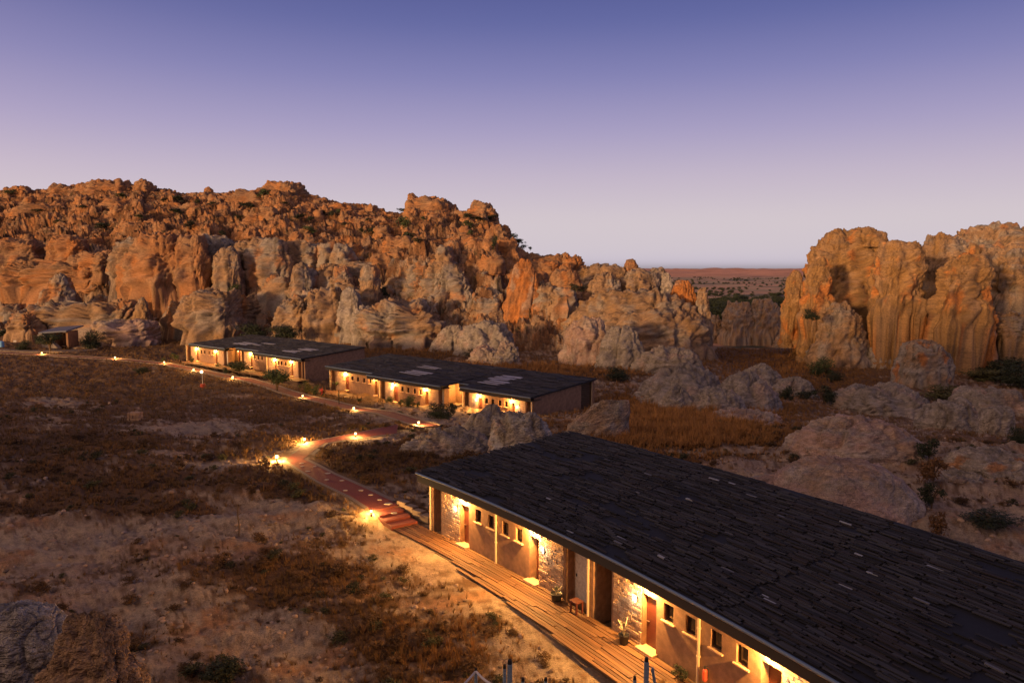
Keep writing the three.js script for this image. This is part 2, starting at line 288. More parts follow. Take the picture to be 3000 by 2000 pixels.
// one rock standing on y = 0: half-widths a (across), b (deep), height h; boxy 0.4 .. 1 round; taper towards the top
function rockGeom(ox, oy, oz, a, b, h, o = {}) {
  const { boxy = 0.62, plan = 0.85, taper = 0.25, lump = 0.16, ledge = 0.05, crack = 0.12, nu = 56, nv = 34, pal = PAL.grey, turn = 0, lean = 0, sink = 0.25, k = 1, knob = 0, plate = 0.13, cs = 1, block = 0.07 } = o;
  const size = Math.min(a, b, h), P = [], C = [], U = [], I = [], ct = Math.cos(turn), sn = Math.sin(turn), pw = (v, e) => Math.sign(v) * Math.pow(Math.abs(v), e);
  for (let j = 0; j <= nv; j++) {
    const psi = lerp(-sink, Math.PI / 2, j / nv), ry = pw(Math.sin(psi), boxy), rr = Math.pow(Math.max(0, Math.cos(psi)), boxy);
    for (let i = 0; i <= nu; i++) {
      const ph = i / nu * 2 * Math.PI - Math.PI / 2, cx = pw(Math.cos(ph), plan), cz = pw(Math.sin(ph), plan), tp = 1 - taper * clamp(ry);
      let lx = a * rr * cx * tp, lz = b * rr * cz * tp, y = h * ry;
      lx += lean * h * clamp(ry) * clamp(ry);
      let x = ox + lx * ct + lz * sn, z = oz - lx * sn + lz * ct; const wy = oy + y;
      let nx = Math.cos(ph), nz = Math.sin(ph); [nx, nz] = [nx * ct + nz * sn, -nx * sn + nz * ct];
      const f1 = 0.9 / size, w = fbm3(x * f1, wy * f1, z * f1, 3), ly = wy + 0.6 * w * size * 0.3;
      const L = o.layer ?? clamp(size / 5.5, 0.22, 1.9), q = ly / L, li = Math.floor(q), fr = q - li, led = lerp(hash1(li), hash1(li + 1), sstep(0.72, 0.98, fr)) - 1.3 * Math.exp(-(((fr - 0.86) / 0.08) ** 2));
      const cr = Math.abs(n3(x / size * 0.7 * cs + 7, wy / h * 0.35, z / size * 0.7 * cs)), cr2 = Math.abs(n3(x / size * 1.6 * cs - 3, wy / h * 0.9, z / size * 1.6 * cs)), bil = Math.abs(n3(x / size * 1.5, wy / size * 1.3, z / size * 1.5)) + 0.5 * Math.abs(n3(x / size * 3.3, wy / size * 3, z / size * 3.3)) - 0.45;
      const side = Math.cos(psi * 0.9) * (0.55 + 0.7 * n3(x / size * 0.7, wy / size * 0.4, z / size * 0.7 + 9));
      let d = lump * size * (w * 1.2 + bil * 0.75) + size * ledge * 1.5 * led * side - size * crack * 1.2 * Math.pow(1 - Math.min(1, cr * 7), 2) - size * crack * 0.6 * Math.pow(1 - Math.min(1, cr2 * 6), 2) + size * 0.035 * n3(x / size * 5, wy / size * 6, z / size * 5) + size * 0.016 * n3(x / size * 12, wy / size * 14, z / size * 12);
      const Lb = size * 0.62, Hb = L * 2.3, sa = ph * (a + b) * 0.5 + Lb * w * 0.9, ry2 = (ly + 0.35 * Hb * n3(x / size * 0.5, 3.3, z / size * 0.5)) / Hb, row = Math.floor(ry2), sc = sa / Lb + 3.7 * hash1(row * 1.37), colm = Math.floor(sc), fs = sc - colm, fy = ry2 - row, edge = Math.exp(-((Math.min(fs, 1 - fs) / 0.07) ** 2)) + Math.exp(-((Math.min(fy, 1 - fy) / 0.09) ** 2));
      d += block * size * (hash1(row * 31.7 + colm * 17.31) * 0.9 - edge * 0.75) * Math.cos(psi * 0.75);
      const pk = n3(x / size * 1.25 + 20, wy / size * 0.75, z / size * 1.25) * 2.4, pf = Math.floor(pk); d += plate * size * ((pf + sstep(0.44, 0.56, pk - pf)) / 2.4) * (0.4 + 0.6 * Math.cos(psi * 0.8));
      if (knob) d += knob * size * Math.max(0, fbm3(x / size * 1.7, wy / size * 1.7, z / size * 1.7, 3));
      const up = Math.max(0, Math.sin(psi));
      x += nx * d * (1 - up * 0.75); z += nz * d * (1 - up * 0.75); y += d * up * 0.9;
      P.push(x - ox, y, z - oz); C.push(...rockColor(x, oy + y, z, pal, k));
      U.push((ph + 7) * (a + b) * 0.5, y + up * up * (a + b) * 0.25);
    }
  }
  for (let j = 0; j < nv; j++) for (let i = 0; i < nu; i++) { const q = j * (nu + 1) + i; I.push(q, q + nu + 1, q + 1, q + 1, q + nu + 1, q + nu + 2); }
  const g = new THREE.BufferGeometry();
  g.setAttribute('position', new THREE.Float32BufferAttribute(P, 3)); g.setAttribute('color', new THREE.Float32BufferAttribute(C, 3)); g.setAttribute('uv', new THREE.Float32BufferAttribute(U, 2)); g.setIndex(I); g.computeVertexNormals();
  return g;
}

// ------------------------------------------------------------------ the massif on the left: a hillside of sandstone
const SKY = [[-400, 545], [0, 549], [64, 547], [166, 540], [230, 532], [319, 526], [383, 532], [427, 530], [440, 546], [510, 541], [548, 556], [612, 548], [676, 556], [765, 541], [829, 530], [867, 541], [893, 556], [957, 565], [1020, 579], [1084, 588], [1148, 601], [1186, 609], [1205, 590], [1244, 578], [1301, 581], [1340, 592], [1352, 602], [1384, 594], [1416, 592], [1441, 606], [1454, 614], [1467, 638], [1480, 676], [1499, 702], [1531, 722], [1556, 738], [1594, 760], [1658, 778], [1700, 790], [1850, 800], [1960, 818], [2010, 900], [2060, 980]];
const RIDGE_Z = [[-400, 350], [0, 340], [500, 335], [850, 320], [1100, 300], [1250, 270], [1400, 255], [1500, 245], [1600, 225], [1750, 200], [1960, 185], [2060, 182]];
const FOOT_Z = [[-400, 205], [0, 200], [500, 190], [900, 178], [1300, 172], [1500, 165], [1700, 160], [1900, 168], [2060, 180]];
function massifY(u, Z) {
  const Zr = poly(RIDGE_Z, u), Zb = poly(FOOT_Z, u), yr = EYE + (787 - poly(SKY, u)) * Zr / FOC * 1.004 - 2.4 - 1.2 * sstep(1500, 1750, u), y0 = -3.6, t = (Z - Zb) / (Zr - Zb);
  if (t < 0) return y0 - 2;
  if (t > 1) return yr - (Z - Zr) * 0.55;
  const cliff = poly([[0, 0.14], [330, 0.16], [420, 0.3], [720, 0.3], [1000, 0.32], [1300, 0.38], [1700, 0.5]], u);
  return y0 + (yr - y0) * (cliff * sstep(-0.04, 0.34, t) + (1 - cliff) * Math.pow(t, 1.05)) - 2 * (1 - sstep(0, 0.1, t));
}
function cells(x, z, s) {                          // distance to nearest scattered centre, and that cell's number
  const cx = Math.floor(x / s), cz = Math.floor(z / s); let best = 9, id = 0;
  for (let i = -1; i <= 1; i++) for (let j = -1; j <= 1; j++) {
    const a = cx + i, b = cz + j, h1 = Math.sin(a * 127.1 + b * 311.7) * 43758.5453, h2 = Math.sin(a * 269.5 + b * 183.3) * 43758.5453, px = a + 0.5 + 0.8 * (h1 - Math.floor(h1) - 0.5), pz = b + 0.5 + 0.8 * (h2 - Math.floor(h2) - 0.5), d = Math.hypot(x / s - px, z / s - pz);
    if (d < best) { best = d; id = h1 - Math.floor(h1); }
  }
  return [best, id];
}
function massifFull(u, Z) {
  let y = massifY(u, Z); const x = (u - 1500) / FOC * Z;
  const Zr = poly(RIDGE_Z, u), keep = sstep(-0.02, 0.12, (Z - poly(FOOT_Z, u)) / (Zr - poly(FOOT_Z, u))) * (1 - 0.85 * sstep(Zr - 40, Zr - 6, Z));
  const wx = x + 3 * fbm2(x * 0.05, Z * 0.05, 3), wz = Z + 3 * fbm2(x * 0.05 + 9, Z * 0.05, 3);
  const [d1, i1] = cells(wx, wz, 11), [d2, i2] = cells(wx + 50, wz, 4.2);
  y += keep * ((i1 > 0.25 ? lerp(1.5, 2.0, sstep(1400, 1700, u)) * (0.35 + i1) * Math.sqrt(Math.max(0, 1 - (d1 * 1.35) ** 2)) : 0) + 0.9 * (0.3 + i2) * Math.sqrt(Math.max(0, 1 - (d2 * 1.4) ** 2)) - 1.0 + 4.2 * fbm2(x * 0.035, Z * 0.05, 4));
  const st = 2.3, q = y / st, fl = Math.floor(q); y = lerp(y, (fl + sstep(0.55, 0.9, q - fl)) * st, 0.78);
  const pk = n2(x * 0.11 + 5, Z * 0.16) * 2.2, pf = Math.floor(pk); y += keep * 1.5 * ((pf + sstep(0.4, 0.6, pk - pf)) / 2.2);
  y += 0.4 * n2(x * 0.4, Z * 0.5) + 0.3 * n2(x * 1.1, Z * 1.2) - 1.1 * Math.pow(1 - Math.min(1, 5 * Math.abs(n2(x * 0.09, Z * 0.11))), 2) * keep;
  return y;
}
const hills = new THREE.Group(); hills.name = 'hills'; hills.userData.kind = 'structure'; scene.add(hills);
{
  const NC = 860, NR = 300;
  const g = grid(NR, NC, (i, j) => {
    const u = lerp(-260, 2060, j / (NC - 1)), Z = lerp(155, 385, Math.pow(i / (NR - 1), 1.1)), x = (u - 1500) / FOC * Z, y = massifFull(u, Z);
    const low = sstep(26, 8, y + 8 * fbm2(x * 0.03, Z * 0.03, 3));
    let c = mix3(rockColor(x, y, -Z, PAL.massif, 0.7), rockColor(x, y, -Z, PAL.massifLow, 0.7), low);
    const scrub = fbm2(x * 0.09 + 70, Z * 0.12, 4) + 0.4 * n2(x * 0.6, Z * 0.7);
    c = mix3(c, [0.17, 0.072, 0.026], sstep(-0.08, 0.18, scrub) * 0.85); c = mix3(c, [0.05, 0.045, 0.02], sstep(0.30, 0.5, fbm2(x * 0.2 + 33, Z * 0.24, 3) + 0.3 * n2(x * 0.9, Z * 0.9)) * 0.8);
    return [x, y, -Z, ...c, x * 1.1, y * 1.1 - Z * 0.7];
  });
  part('hillside', g, M.hill, hills);
  // crags, domes and towers that stand out of the hillside: the ones that show largest, then the many small ones
  const WALL = { thin: 0.4, boxy: 0.3, plan: 0.5, taper: 0.12, crack: 0.2, cs: 0.9, lump: 0.1, plate: 0.3, ledge: 0.12, nu: 150, nv: 66 };
  const hero = [ // middle u, top v, foot v, width in pixels, forward distance, options
    [535, 702, 872, 370, 213, WALL], [830, 712, 880, 310, 213, WALL], [1275, 704, 800, 330, 217, WALL], [1110, 766, 880, 310, 207, WALL], [170, 770, 862, 340, 222, WALL], [655, 868, 985, 330, 197, WALL], [1010, 862, 985, 320, 191, WALL], [1330, 806, 900, 300, 197, WALL], [1590, 748, 850, 240, 213, WALL], [250, 890, 985, 420, 196, { ...WALL, taper: 0.3 }],
    [175, 800, 872, 90, 200, { taper: 0.55 }], [80, 915, 975, 110, 190, { taper: 0.6 }], [418, 872, 955, 66, 186, { taper: 0.55, boxy: 0.8, pal: PAL.mixed }], [370, 940, 996, 170, 180, { taper: 0.1, pal: PAL.pinkish, boxy: 0.45 }],  // last crag: spotlight on the ledge put into its pale palette
    [625, 848, 992, 165, 184, { taper: 0.12, boxy: 0.42, ledge: 0.09, pal: PAL.mixed }], [470, 690, 862, 175, 206, { taper: 0.2, boxy: 0.45, ledge: 0.09 }], [565, 690, 850, 110, 204, { taper: 0.25, boxy: 0.5, ledge: 0.08 }], [670, 725, 852, 90, 202, { taper: 0.3, pal: PAL.mixed }],
    [290, 740, 800, 150, 222, {}], [200, 690, 770, 110, 230, {}], [60, 700, 790, 120, 228, {}], [790, 700, 880, 150, 208, { boxy: 0.45, taper: 0.2 }], [905, 790, 905, 120, 198, { taper: 0.45 }], [885, 770, 960, 95, 194, { taper: 0.45 }],
    [955, 845, 992, 130, 182, { taper: 0.3, pal: PAL.mixed, lump: 0.22 }], [860, 880, 985, 110, 184, { taper: 0.3, pal: PAL.mixed }], [1030, 843, 985, 78, 181, { taper: 0.35, pal: PAL.grey }], [1000, 780, 870, 80, 198, { taper: 0.4 }],
    [1086, 775, 935, 66, 188, { taper: 0.2, boxy: 0.45 }], [1120, 740, 830, 90, 205, { taper: 0.3 }], [1180, 700, 790, 150, 214, { boxy: 0.45 }], [1290, 710, 800, 170, 210, { boxy: 0.4, taper: 0.15, ledge: 0.08 }], [1215, 775, 890, 130, 196, { taper: 0.55 }], [1262, 765, 890, 90, 190, { taper: 0.45, lean: 0.25 }], [1330, 778, 905, 155, 188, { taper: 0.6 }],
    [1180, 885, 995, 230, 176, { taper: 0.2, boxy: 0.5, ledge: 0.1, pal: PAL.massifLow }], [1090, 900, 995, 120, 177, { taper: 0.3, pal: PAL.grey }], [1430, 870, 935, 110, 180, { taper: 0.3, pal: PAL.massifLow }], [1380, 700, 790, 160, 205, { boxy: 0.45 }], [1480, 700, 790, 110, 205, { taper: 0.35 }],
    [1260, 577, 690, 165, 262, { boxy: 0.5, taper: 0.2 }], [1410, 592, 650, 95, 250, { boxy: 0.6 }], [1420, 640, 710, 120, 246, { boxy: 0.55 }], [1345, 620, 690, 80, 252, { boxy: 0.55 }], [1470, 660, 730, 70, 240, { taper: 0.3 }], [830, 530, 590, 150, 318, { boxy: 0.7 }],
    [1655, 775, 860, 60, 200, { taper: 0.3 }], [1530, 735, 790, 90, 212, {}], [1600, 765, 840, 120, 204, { taper: 0.25 }], [1745, 775, 870, 130, 195, { taper: 0.25, boxy: 0.5, pal: PAL.mixed }], [1790, 780, 860, 110, 190, { taper: 0.2, boxy: 0.55, pal: PAL.mixed }], [1875, 790, 880, 100, 182, { taper: 0.15, boxy: 0.42, pal: PAL.mixed }], [1925, 785, 870, 60, 184, { taper: 0.2, boxy: 0.45, pal: PAL.mixed }], [1847, 760, 800, 44, 190, { taper: 0.15, boxy: 0.7 }], [1950, 800, 880, 44, 182, { pal: PAL.grey, boxy: 0.45 }],
    [330, 530, 570, 150, 332, { boxy: 0.7 }], [720, 560, 620, 190, 305, { boxy: 0.6, thin: 9 }], [960, 600, 650, 210, 285, { boxy: 0.55, thin: 9 }], [560, 600, 655, 200, 292, { boxy: 0.55, thin: 9 }], [330, 590, 650, 190, 300, { boxy: 0.55, thin: 9 }], [120, 600, 660, 200, 300, { boxy: 0.55, thin: 9 }], [1080, 640, 690, 160, 262, { boxy: 0.5, thin: 7 }], [800, 630, 690, 200, 268, { boxy: 0.5, thin: 8 }], [420, 650, 700, 180, 262, { boxy: 0.5, thin: 7 }], [60, 548, 590, 90, 335, {}], [180, 540, 580, 80, 335, {}], [420, 530, 570, 70, 330, {}], [610, 548, 575, 40, 330, { boxy: 0.8 }],
  ];
  for (const [u, vt, vf, w, Z, o] of hero) {
    const p = atZ(u, vf, Z), top = atZ(u, vt, Z)[1], a = w / 2 * Z / FOC, h = top - p[1];
    const upper = vf < 700, g = rockGeom(p[0], p[1] - 1.5, p[2], a * 1.08, (o.thin > 1 ? o.thin : a * (o.thin ?? 0.75 + R() * 0.4)), h + 1.5, { boxy: w > 100 ? 0.42 : 0.5, taper: w > 100 ? 0.2 : 0.3, plan: 0.62, lump: 0.11, cs: 0.7, pal: upper || vf < 870 ? PAL.massif : PAL.massifLow, k: 0.6, ledge: 0.085, plate: 0.2, layer: 1.0, nu: 80, nv: 60, turn: R() * 0.5 - 0.25, ...o });
    part('crag', g, M.rock, hills).position.set(p[0], p[1] - 1.5, p[2]);
  }
  const small = [];
  for (let i = 0; i < 1900; i++) {
    const u = -60 + R() * 2060, Zr = poly(RIDGE_Z, u), Zb = poly(FOOT_Z, u), t = Math.pow(R(), 0.75) * 0.97, Z = lerp(Zb + 3, Zr, t), x = (u - 1500) / FOC * Z, y = massifFull(u, Z);
    if (fbm2(x * 0.09 + 70, Z * 0.12, 4) > (t > 0.3 ? -0.14 : -0.02)) continue;
    const a = (0.55 + lerp(3.6, 2.2, sstep(0.1, 0.4, t)) * Math.pow(R(), 3.2)) * lerp(1, 1.15, t), h = a * (0.6 + R() * lerp(1.5, 0.9, sstep(0.1, 0.35, t)));
    const big = a > 2.0, pal = t < 0.25 ? PAL.massifLow : PAL.massif;
    const g = rockGeom(x, y - h * 0.35, -Z, a, a * (0.7 + R() * 0.6), h * 1.2, { boxy: 0.4 + R() * 0.3, taper: R() * 0.4, turn: R() * 6, lump: 0.22, plate: 0.28, block: 0.16, plan: 0.7, pal, k: 0.8, nu: big ? 28 : 13, nv: big ? 20 : 8 });
    if (big && hills.children.length < 300) part('crag', g, M.rock, hills).position.set(x, y - h * 0.35, -Z); else { g.translate(x, y - h * 0.35, -Z); small.push(g); }
  }
  stuff(part('boulders', mergeGeometries(small), M.rock, hills));
}

// ------------------------------------------------------------------ single rocks on the land, each where its foot stands in view
function rockAt(u0, u1, vt, vb, label, o = {}) {
  const uc = (u0 + u1) / 2, f = o.Z ? atZ(uc, vb, o.Z) : hit(uc, vb), Z = -f[2], a = (u1 - u0) / 2 * Z / FOC * 1.06, deep = a * (o.deep ?? 0.8), c = [f[0] * (Z + deep * 0.7) / Z, f[1], f[2] - deep * 0.7];
  const top = atZ(uc, vt, Z + deep * (o.tf ?? 0.7))[1], sinkBy = 0.6 + 0.08 * a, h = Math.max(0.5, top - f[1]) + sinkBy;
  const y = f[1] - sinkBy, m = shadow(new THREE.Mesh(rockGeom(c[0], y, c[2], a, deep, h, { nu: 90, nv: 54, plate: 0.13, ledge: 0.035, crack: 0.17, lump: 0.11, plan: 0.85, ...o }), M.rock));
  m.name = numbered(o.name ?? 'boulder'); m.position.set(c[0], y, c[2]); scene.add(m);
  return tag(m, label, 'rock');
}
const G = PAL.grey, PK = PAL.pinkish, MX = PAL.mixed, GD = PAL.gold;
// near the lodges
rockAt(1165, 1470, 1238, 1325, 'low grey rock back sloping up from the path towards the middle lodge', { pal: G, boxy: 0.75, taper: 0.3, lump: 0.14, deep: 0.75, tf: 1.55, k: 1.6, block: 0.03 });
rockAt(1330, 1545, 1184, 1300, 'rounded grey rock hump covering the foot of the middle lodge', { pal: G, boxy: 0.9, taper: 0.2, lump: 0.1, deep: 0.7, tf: 1.4, k: 1.6, block: 0.03 });
rockAt(1425, 1625, 1210, 1345, 'grey rock with whitish streaks beside the far roof corner of the near lodge', { pal: [RC.grey, RC.white, RC.dark, RC.pink, 0.5, 0.4, 0.2], boxy: 0.6, taper: 0.15, lump: 0.2, deep: 0.5, k: 2.2 });
rockAt(1640, 1842, 1172, 1290, 'leaning grey-brown boulder in front of the end wall of the middle lodge', { pal: [RC.grey, RC.tan, RC.dark, RC.pink, 0.5, 0.25, 0.2], boxy: 0.6, taper: 0.35, lean: 0.45, deep: 0.45, k: 1.6 });
rockAt(2300, 2700, 1208, 1345, 'broad pale boulder with a crack, lying behind the roof of the near lodge', { pal: PK, boxy: 0.75, taper: 0.15, lump: 0.09, plate: 0.1, block: 0.02, ledge: 0.03, plan: 0.9, deep: 0.85, tf: 1.35, k: 1.5, crack: 0.16 });
rockAt(2210, 2700, 1310, 1530, 'big smooth pinkish rock slab directly behind the roof of the near lodge', { pal: PK, boxy: 0.7, taper: 0.2, lump: 0.05, deep: 0.9, tf: 1.6, k: 1.2, crack: 0.03, plate: 0.05, block: 0.02, ledge: 0.02, plan: 0.9 });
rockAt(2030, 2560, 1345, 1500, 'very flat pink rock sheet sloping out from under the big pink slab', { pal: PK, boxy: 0.9, taper: 0.3, lump: 0.03, crack: 0.02, block: 0, plate: 0.03, ledge: 0.012, plan: 1, deep: 0.8, tf: 1.8, k: 1.2, nu: 110 });
rockAt(2060, 2310, 1198, 1240, 'flat pale rock shelf left of the broad cracked boulder', { pal: PK, boxy: 0.55, deep: 1.0, tf: 1.5, lump: 0.2 });
rockAt(2425, 2725, 1112, 1215, 'long grey boulder below the dark-streaked butte', { pal: G, boxy: 0.6, taper: 0.25, deep: 0.95, tf: 1.6, crack: 0.2, k: 1.3, block: 0.04 });
rockAt(2780, 3010, 1122, 1215, 'grey boulder at the right edge below the green slope', { pal: [RC.grey, RC.tan, RC.dark, RC.pink, 0.4, 0.3, 0.2], boxy: 0.62, deep: 1.0, tf: 1.6, block: 0.04 });
rockAt(2690, 2880, 1160, 1260, 'dark low grey rock left of the small block at the right edge', { pal: G, boxy: 0.6, deep: 1.0, tf: 1.6, block: 0.03 });
rockAt(2868, 2968, 1192, 1275, 'small upright grey block near the right edge', { pal: G, boxy: 0.4, taper: 0.12, deep: 0.8 });
rockAt(2760, 3040, 1290, 1400, 'whitish flat boulder with an orange hollow at the right edge', { pal: [RC.grey, RC.pale, RC.dark, RC.orange, 0.55, 0.3, 0.35], boxy: 0.6, deep: 1.0, tf: 1.7, lump: 0.1, k: 1.6, block: 0.03 });
rockAt(2720, 2900, 1370, 1420, 'low dark rock under the whitish boulder at the right edge', { pal: G, boxy: 0.7, deep: 0.8, tf: 1.4, lump: 0.25 });
rockAt(1850, 2150, 1048, 1190, 'large domed grey rock to the right of the middle lodge', { pal: G, boxy: 0.85, taper: 0.4, deep: 1.2, tf: 1.75, crack: 0.16, lump: 0.07, block: 0.03 });
rockAt(2060, 2290, 1080, 1200, 'grey streaked rock hump right of the large grey dome', { pal: G, boxy: 0.82, taper: 0.4, deep: 1.1, tf: 1.65, lump: 0.07, block: 0.03 });
rockAt(1915, 2050, 1128, 1205, 'small pale cone of rock at the foot of the large grey dome', { pal: [RC.grey, RC.pale, RC.dark, RC.pale, 0.6, 0.2, 0.3], boxy: 0.85, taper: 0.55, deep: 0.7 });
rockAt(2010, 2190, 1132, 1208, 'brownish low rock between the pale cone and the golden grass', { pal: G, boxy: 0.55, deep: 1.0, tf: 1.5, block: 0.04 });
rockAt(1850, 2070, 1020, 1092, 'long low grey rock ridge in front of the large grey dome', { pal: G, boxy: 0.6, taper: 0.2, deep: 0.7, tf: 1.1 });
rockAt(2250, 2395, 1102, 1155, 'low bluish grey rock between two dark bushes', { pal: G, boxy: 0.7, deep: 0.8, tf: 1.2 });
rockAt(2150, 2300, 1068, 1130, 'ribbed grey rock just left of the dark bush', { pal: G, boxy: 0.62, taper: 0.3, deep: 0.8, tf: 1.1 });
// middle distance, between the massif and the right-hand cliff
rockAt(1735, 1905, 955, 1080, 'smooth grey pyramid of rock behind the middle lodge', { pal: [RC.grey, RC.grey, RC.dark, RC.pale, 0.4, 0.2, 0.2], boxy: 0.62, taper: 0.45, deep: 0.8, lump: 0.12 });
rockAt(1640, 1800, 930, 1066, 'pinkish grey rock shoulder left of the smooth pyramid', { pal: PK, boxy: 0.6, taper: 0.3, deep: 0.8 });
rockAt(1690, 2095, 905, 1035, 'broad layered orange-brown outcrop behind the smooth grey pyramid', { pal: MX, boxy: 0.5, taper: 0.25, deep: 0.4, ledge: 0.1, lump: 0.2, name: 'rock_outcrop', nu: 110, nv: 60 });
rockAt(1640, 2075, 858, 985, 'long rocky crest behind the broad layered outcrop', { pal: MX, boxy: 0.5, taper: 0.3, deep: 0.35, lump: 0.25, Z: 165, name: 'rock_outcrop', nu: 110, nv: 50 });
rockAt(1955, 2045, 820, 930, 'bright orange double spire at the right end of the crest', { pal: PAL.fin, boxy: 0.5, taper: 0.35, deep: 0.7, Z: 172, name: 'rock_spire', crack: 0.25 });
rockAt(2030, 2085, 842, 980, 'slender jagged spire right of the orange double spire', { pal: MX, boxy: 0.55, taper: 0.5, deep: 0.9, Z: 168, name: 'rock_spire', lump: 0.28 });
rockAt(1466, 1606, 758, 950, 'tall bright orange fin of rock at the foot of the massif', { pal: PAL.fin, boxy: 0.72, taper: 0.45, deep: 0.5, Z: 176, name: 'rock_tower', ledge: 0.03, lump: 0.1 });
rockAt(1600, 1708, 790, 930, 'dark striped rock wall right of the orange fin', { pal: PAL.massif, boxy: 0.42, taper: 0.12, deep: 0.7, Z: 178, name: 'rock_tower' });
rockAt(1712, 1830, 798, 885, 'rounded brown dome below the skyline knob', { pal: PAL.massifLow, boxy: 0.6, taper: 0.3, deep: 0.7, Z: 178, name: 'rock_tower' });
rockAt(2112, 2208, 886, 1012, 'left half of the jagged brown butte in the gap', { pal: MX, boxy: 0.42, taper: 0.15, deep: 0.8, lump: 0.22, crack: 0.2, name: 'rock_tower' });
rockAt(2180, 2292, 878, 1012, 'right half of the jagged brown butte in the gap', { pal: MX, boxy: 0.45, taper: 0.25, deep: 0.8, lump: 0.22, crack: 0.2, name: 'rock_tower' });
rockAt(2070, 2120, 925, 1005, 'narrow small crag left of the jagged brown butte', { pal: MX, boxy: 0.55, taper: 0.3, deep: 0.9, lump: 0.28 });
rockAt(1330, 1520, 940, 1045, 'cluster of rounded grey boulders behind the middle lodge', { pal: G, boxy: 0.6, taper: 0.3, deep: 0.7, tf: 1.1, k: 1.3 });
rockAt(1255, 1360, 950, 1030, 'tilted smooth grey rock left of the rounded boulders', { pal: G, boxy: 0.6, taper: 0.4, lean: 0.3, deep: 0.6 });
rockAt(1365, 1475, 1008, 1062, 'pale low dome in the grass behind the middle lodge', { pal: PK, boxy: 0.85, deep: 0.9, tf: 1.3 });
rockAt(1440, 1530, 1000, 1070, 'grey rubble block right of the pale low dome', { pal: G, boxy: 0.7, taper: 0.4, deep: 0.7, lump: 0.3 });
// the cliff on the right
const CL = { pal: GD, boxy: 0.34, plan: 0.7, taper: 0.12, deep: 0.85, ledge: 0.07, crack: 0.16, cs: 0.6, lump: 0.08, plate: 0.22, layer: 1.7, block: 0.11, name: 'rock_tower', nu: 110, nv: 90, k: 0.9 };
rockAt(2292, 2360, 795, 935, 'darker rounded shoulder at the left foot of the golden cliff', { ...CL, Z: 186, boxy: 0.5, taper: 0.4 });
rockAt(2345, 2612, 672, 962, 'broad left mass of the golden cliff, stepping up from the gap', { ...CL, Z: 182, taper: 0.3, boxy: 0.42, plan: 0.6, deep: 0.6, crack: 0.18 });
rockAt(2345, 2440, 760, 955, 'lower step at the left flank of the golden cliff', { ...CL, Z: 170, taper: 0.4, boxy: 0.5 });
rockAt(2515, 2600, 676, 700, 'rounded cap boulder on top of the broad left mass of the cliff', { ...CL, Z: 182, boxy: 0.8, name: 'boulder', nu: 50, nv: 26 });
rockAt(2556, 2694, 708, 985, 'second golden tower of the cliff with a bush at its foot', { ...CL, Z: 163, taper: 0.08 });
rockAt(2690, 2830, 690, 900, 'set-back brown tower between the two golden buttresses', { ...CL, Z: 188, pal: MX, taper: 0.2 });
rockAt(2722, 2868, 745, 1015, 'bright yellow buttress right of the dark cleft', { ...CL, Z: 156, taper: 0.2, lean: 0.12, plan: 0.55 });
rockAt(2828, 2868, 712, 800, 'slim finger of rock on the shoulder of the yellow buttress', { ...CL, Z: 164, boxy: 0.6, nu: 50, nv: 40 });
rockAt(2790, 2905, 860, 1008, 'orange rock wall at the right foot of the yellow buttress', { ...CL, Z: 157, pal: PAL.fin, boxy: 0.42 });
rockAt(2860, 3080, 728, 940, 'brown layered wall at the right edge of the cliff', { ...CL, Z: 172, pal: MX, ledge: 0.08 });
rockAt(2780, 3080, 660, 800, 'dark rounded dome rising behind the right end of the cliff', { ...CL, Z: 200, pal: PAL.massifLow, boxy: 0.6 });
rockAt(2900, 3080, 920, 1010, 'shadowed grey rock face low at the right edge', { ...CL, Z: 158, pal: MX });
rockAt(2362, 2552, 890, 1075, 'tall brown pyramid of rock in front of the golden cliff', { pal: MX, boxy: 0.6, taper: 0.5, deep: 0.75, name: 'rock_tower', nu: 90, nv: 60, lump: 0.18 });
rockAt(2618, 2786, 1005, 1135, 'stumpy butte with dark streaks and an orange foot', { pal: [RC.grey, RC.tan, RC.dark, RC.bright, 0.5, 0.5, 0.35], boxy: 0.42, taper: 0.18, deep: 0.8, name: 'rock_tower', nu: 80, nv: 50, k: 1.3 });
rockAt(2270, 2370, 965, 1020, 'low rubble rock between the butte in the gap and the pyramid', { pal: MX, boxy: 0.6, deep: 0.7 });
rockAt(2530, 2640, 1000, 1075, 'dark rubble rock right of the brown pyramid', { pal: G, boxy: 0.6, deep: 0.7, lump: 0.3 });
// close to the camera, lower left
rockAt(-160, 270, 1775, 1960, 'large bluish grey slab of rock in the lower left corner', { pal: [[0.44, 0.42, 0.43], RC.grey, RC.dark, RC.tan, 0.6, 0.0, 0.15], boxy: 0.5, taper: 0.25, deep: 0.5, Z: 19, k: 0.8, lump: 0.05, plate: 0.07, block: 0.02, ledge: 0.02, nu: 130, nv: 80 });
rockAt(80, 480, 1790, 2080, 'dark brown jagged rock spur in the lower left corner', { pal: [RC.tan, RC.grey, RC.dark, RC.orange, 0.5, 0.0, 0.2], boxy: 0.7, taper: 0.55, deep: 0.5, Z: 16.5, k: 0.8, lump: 0.12, crack: 0.14, plate: 0.22, nu: 140, nv: 90 });

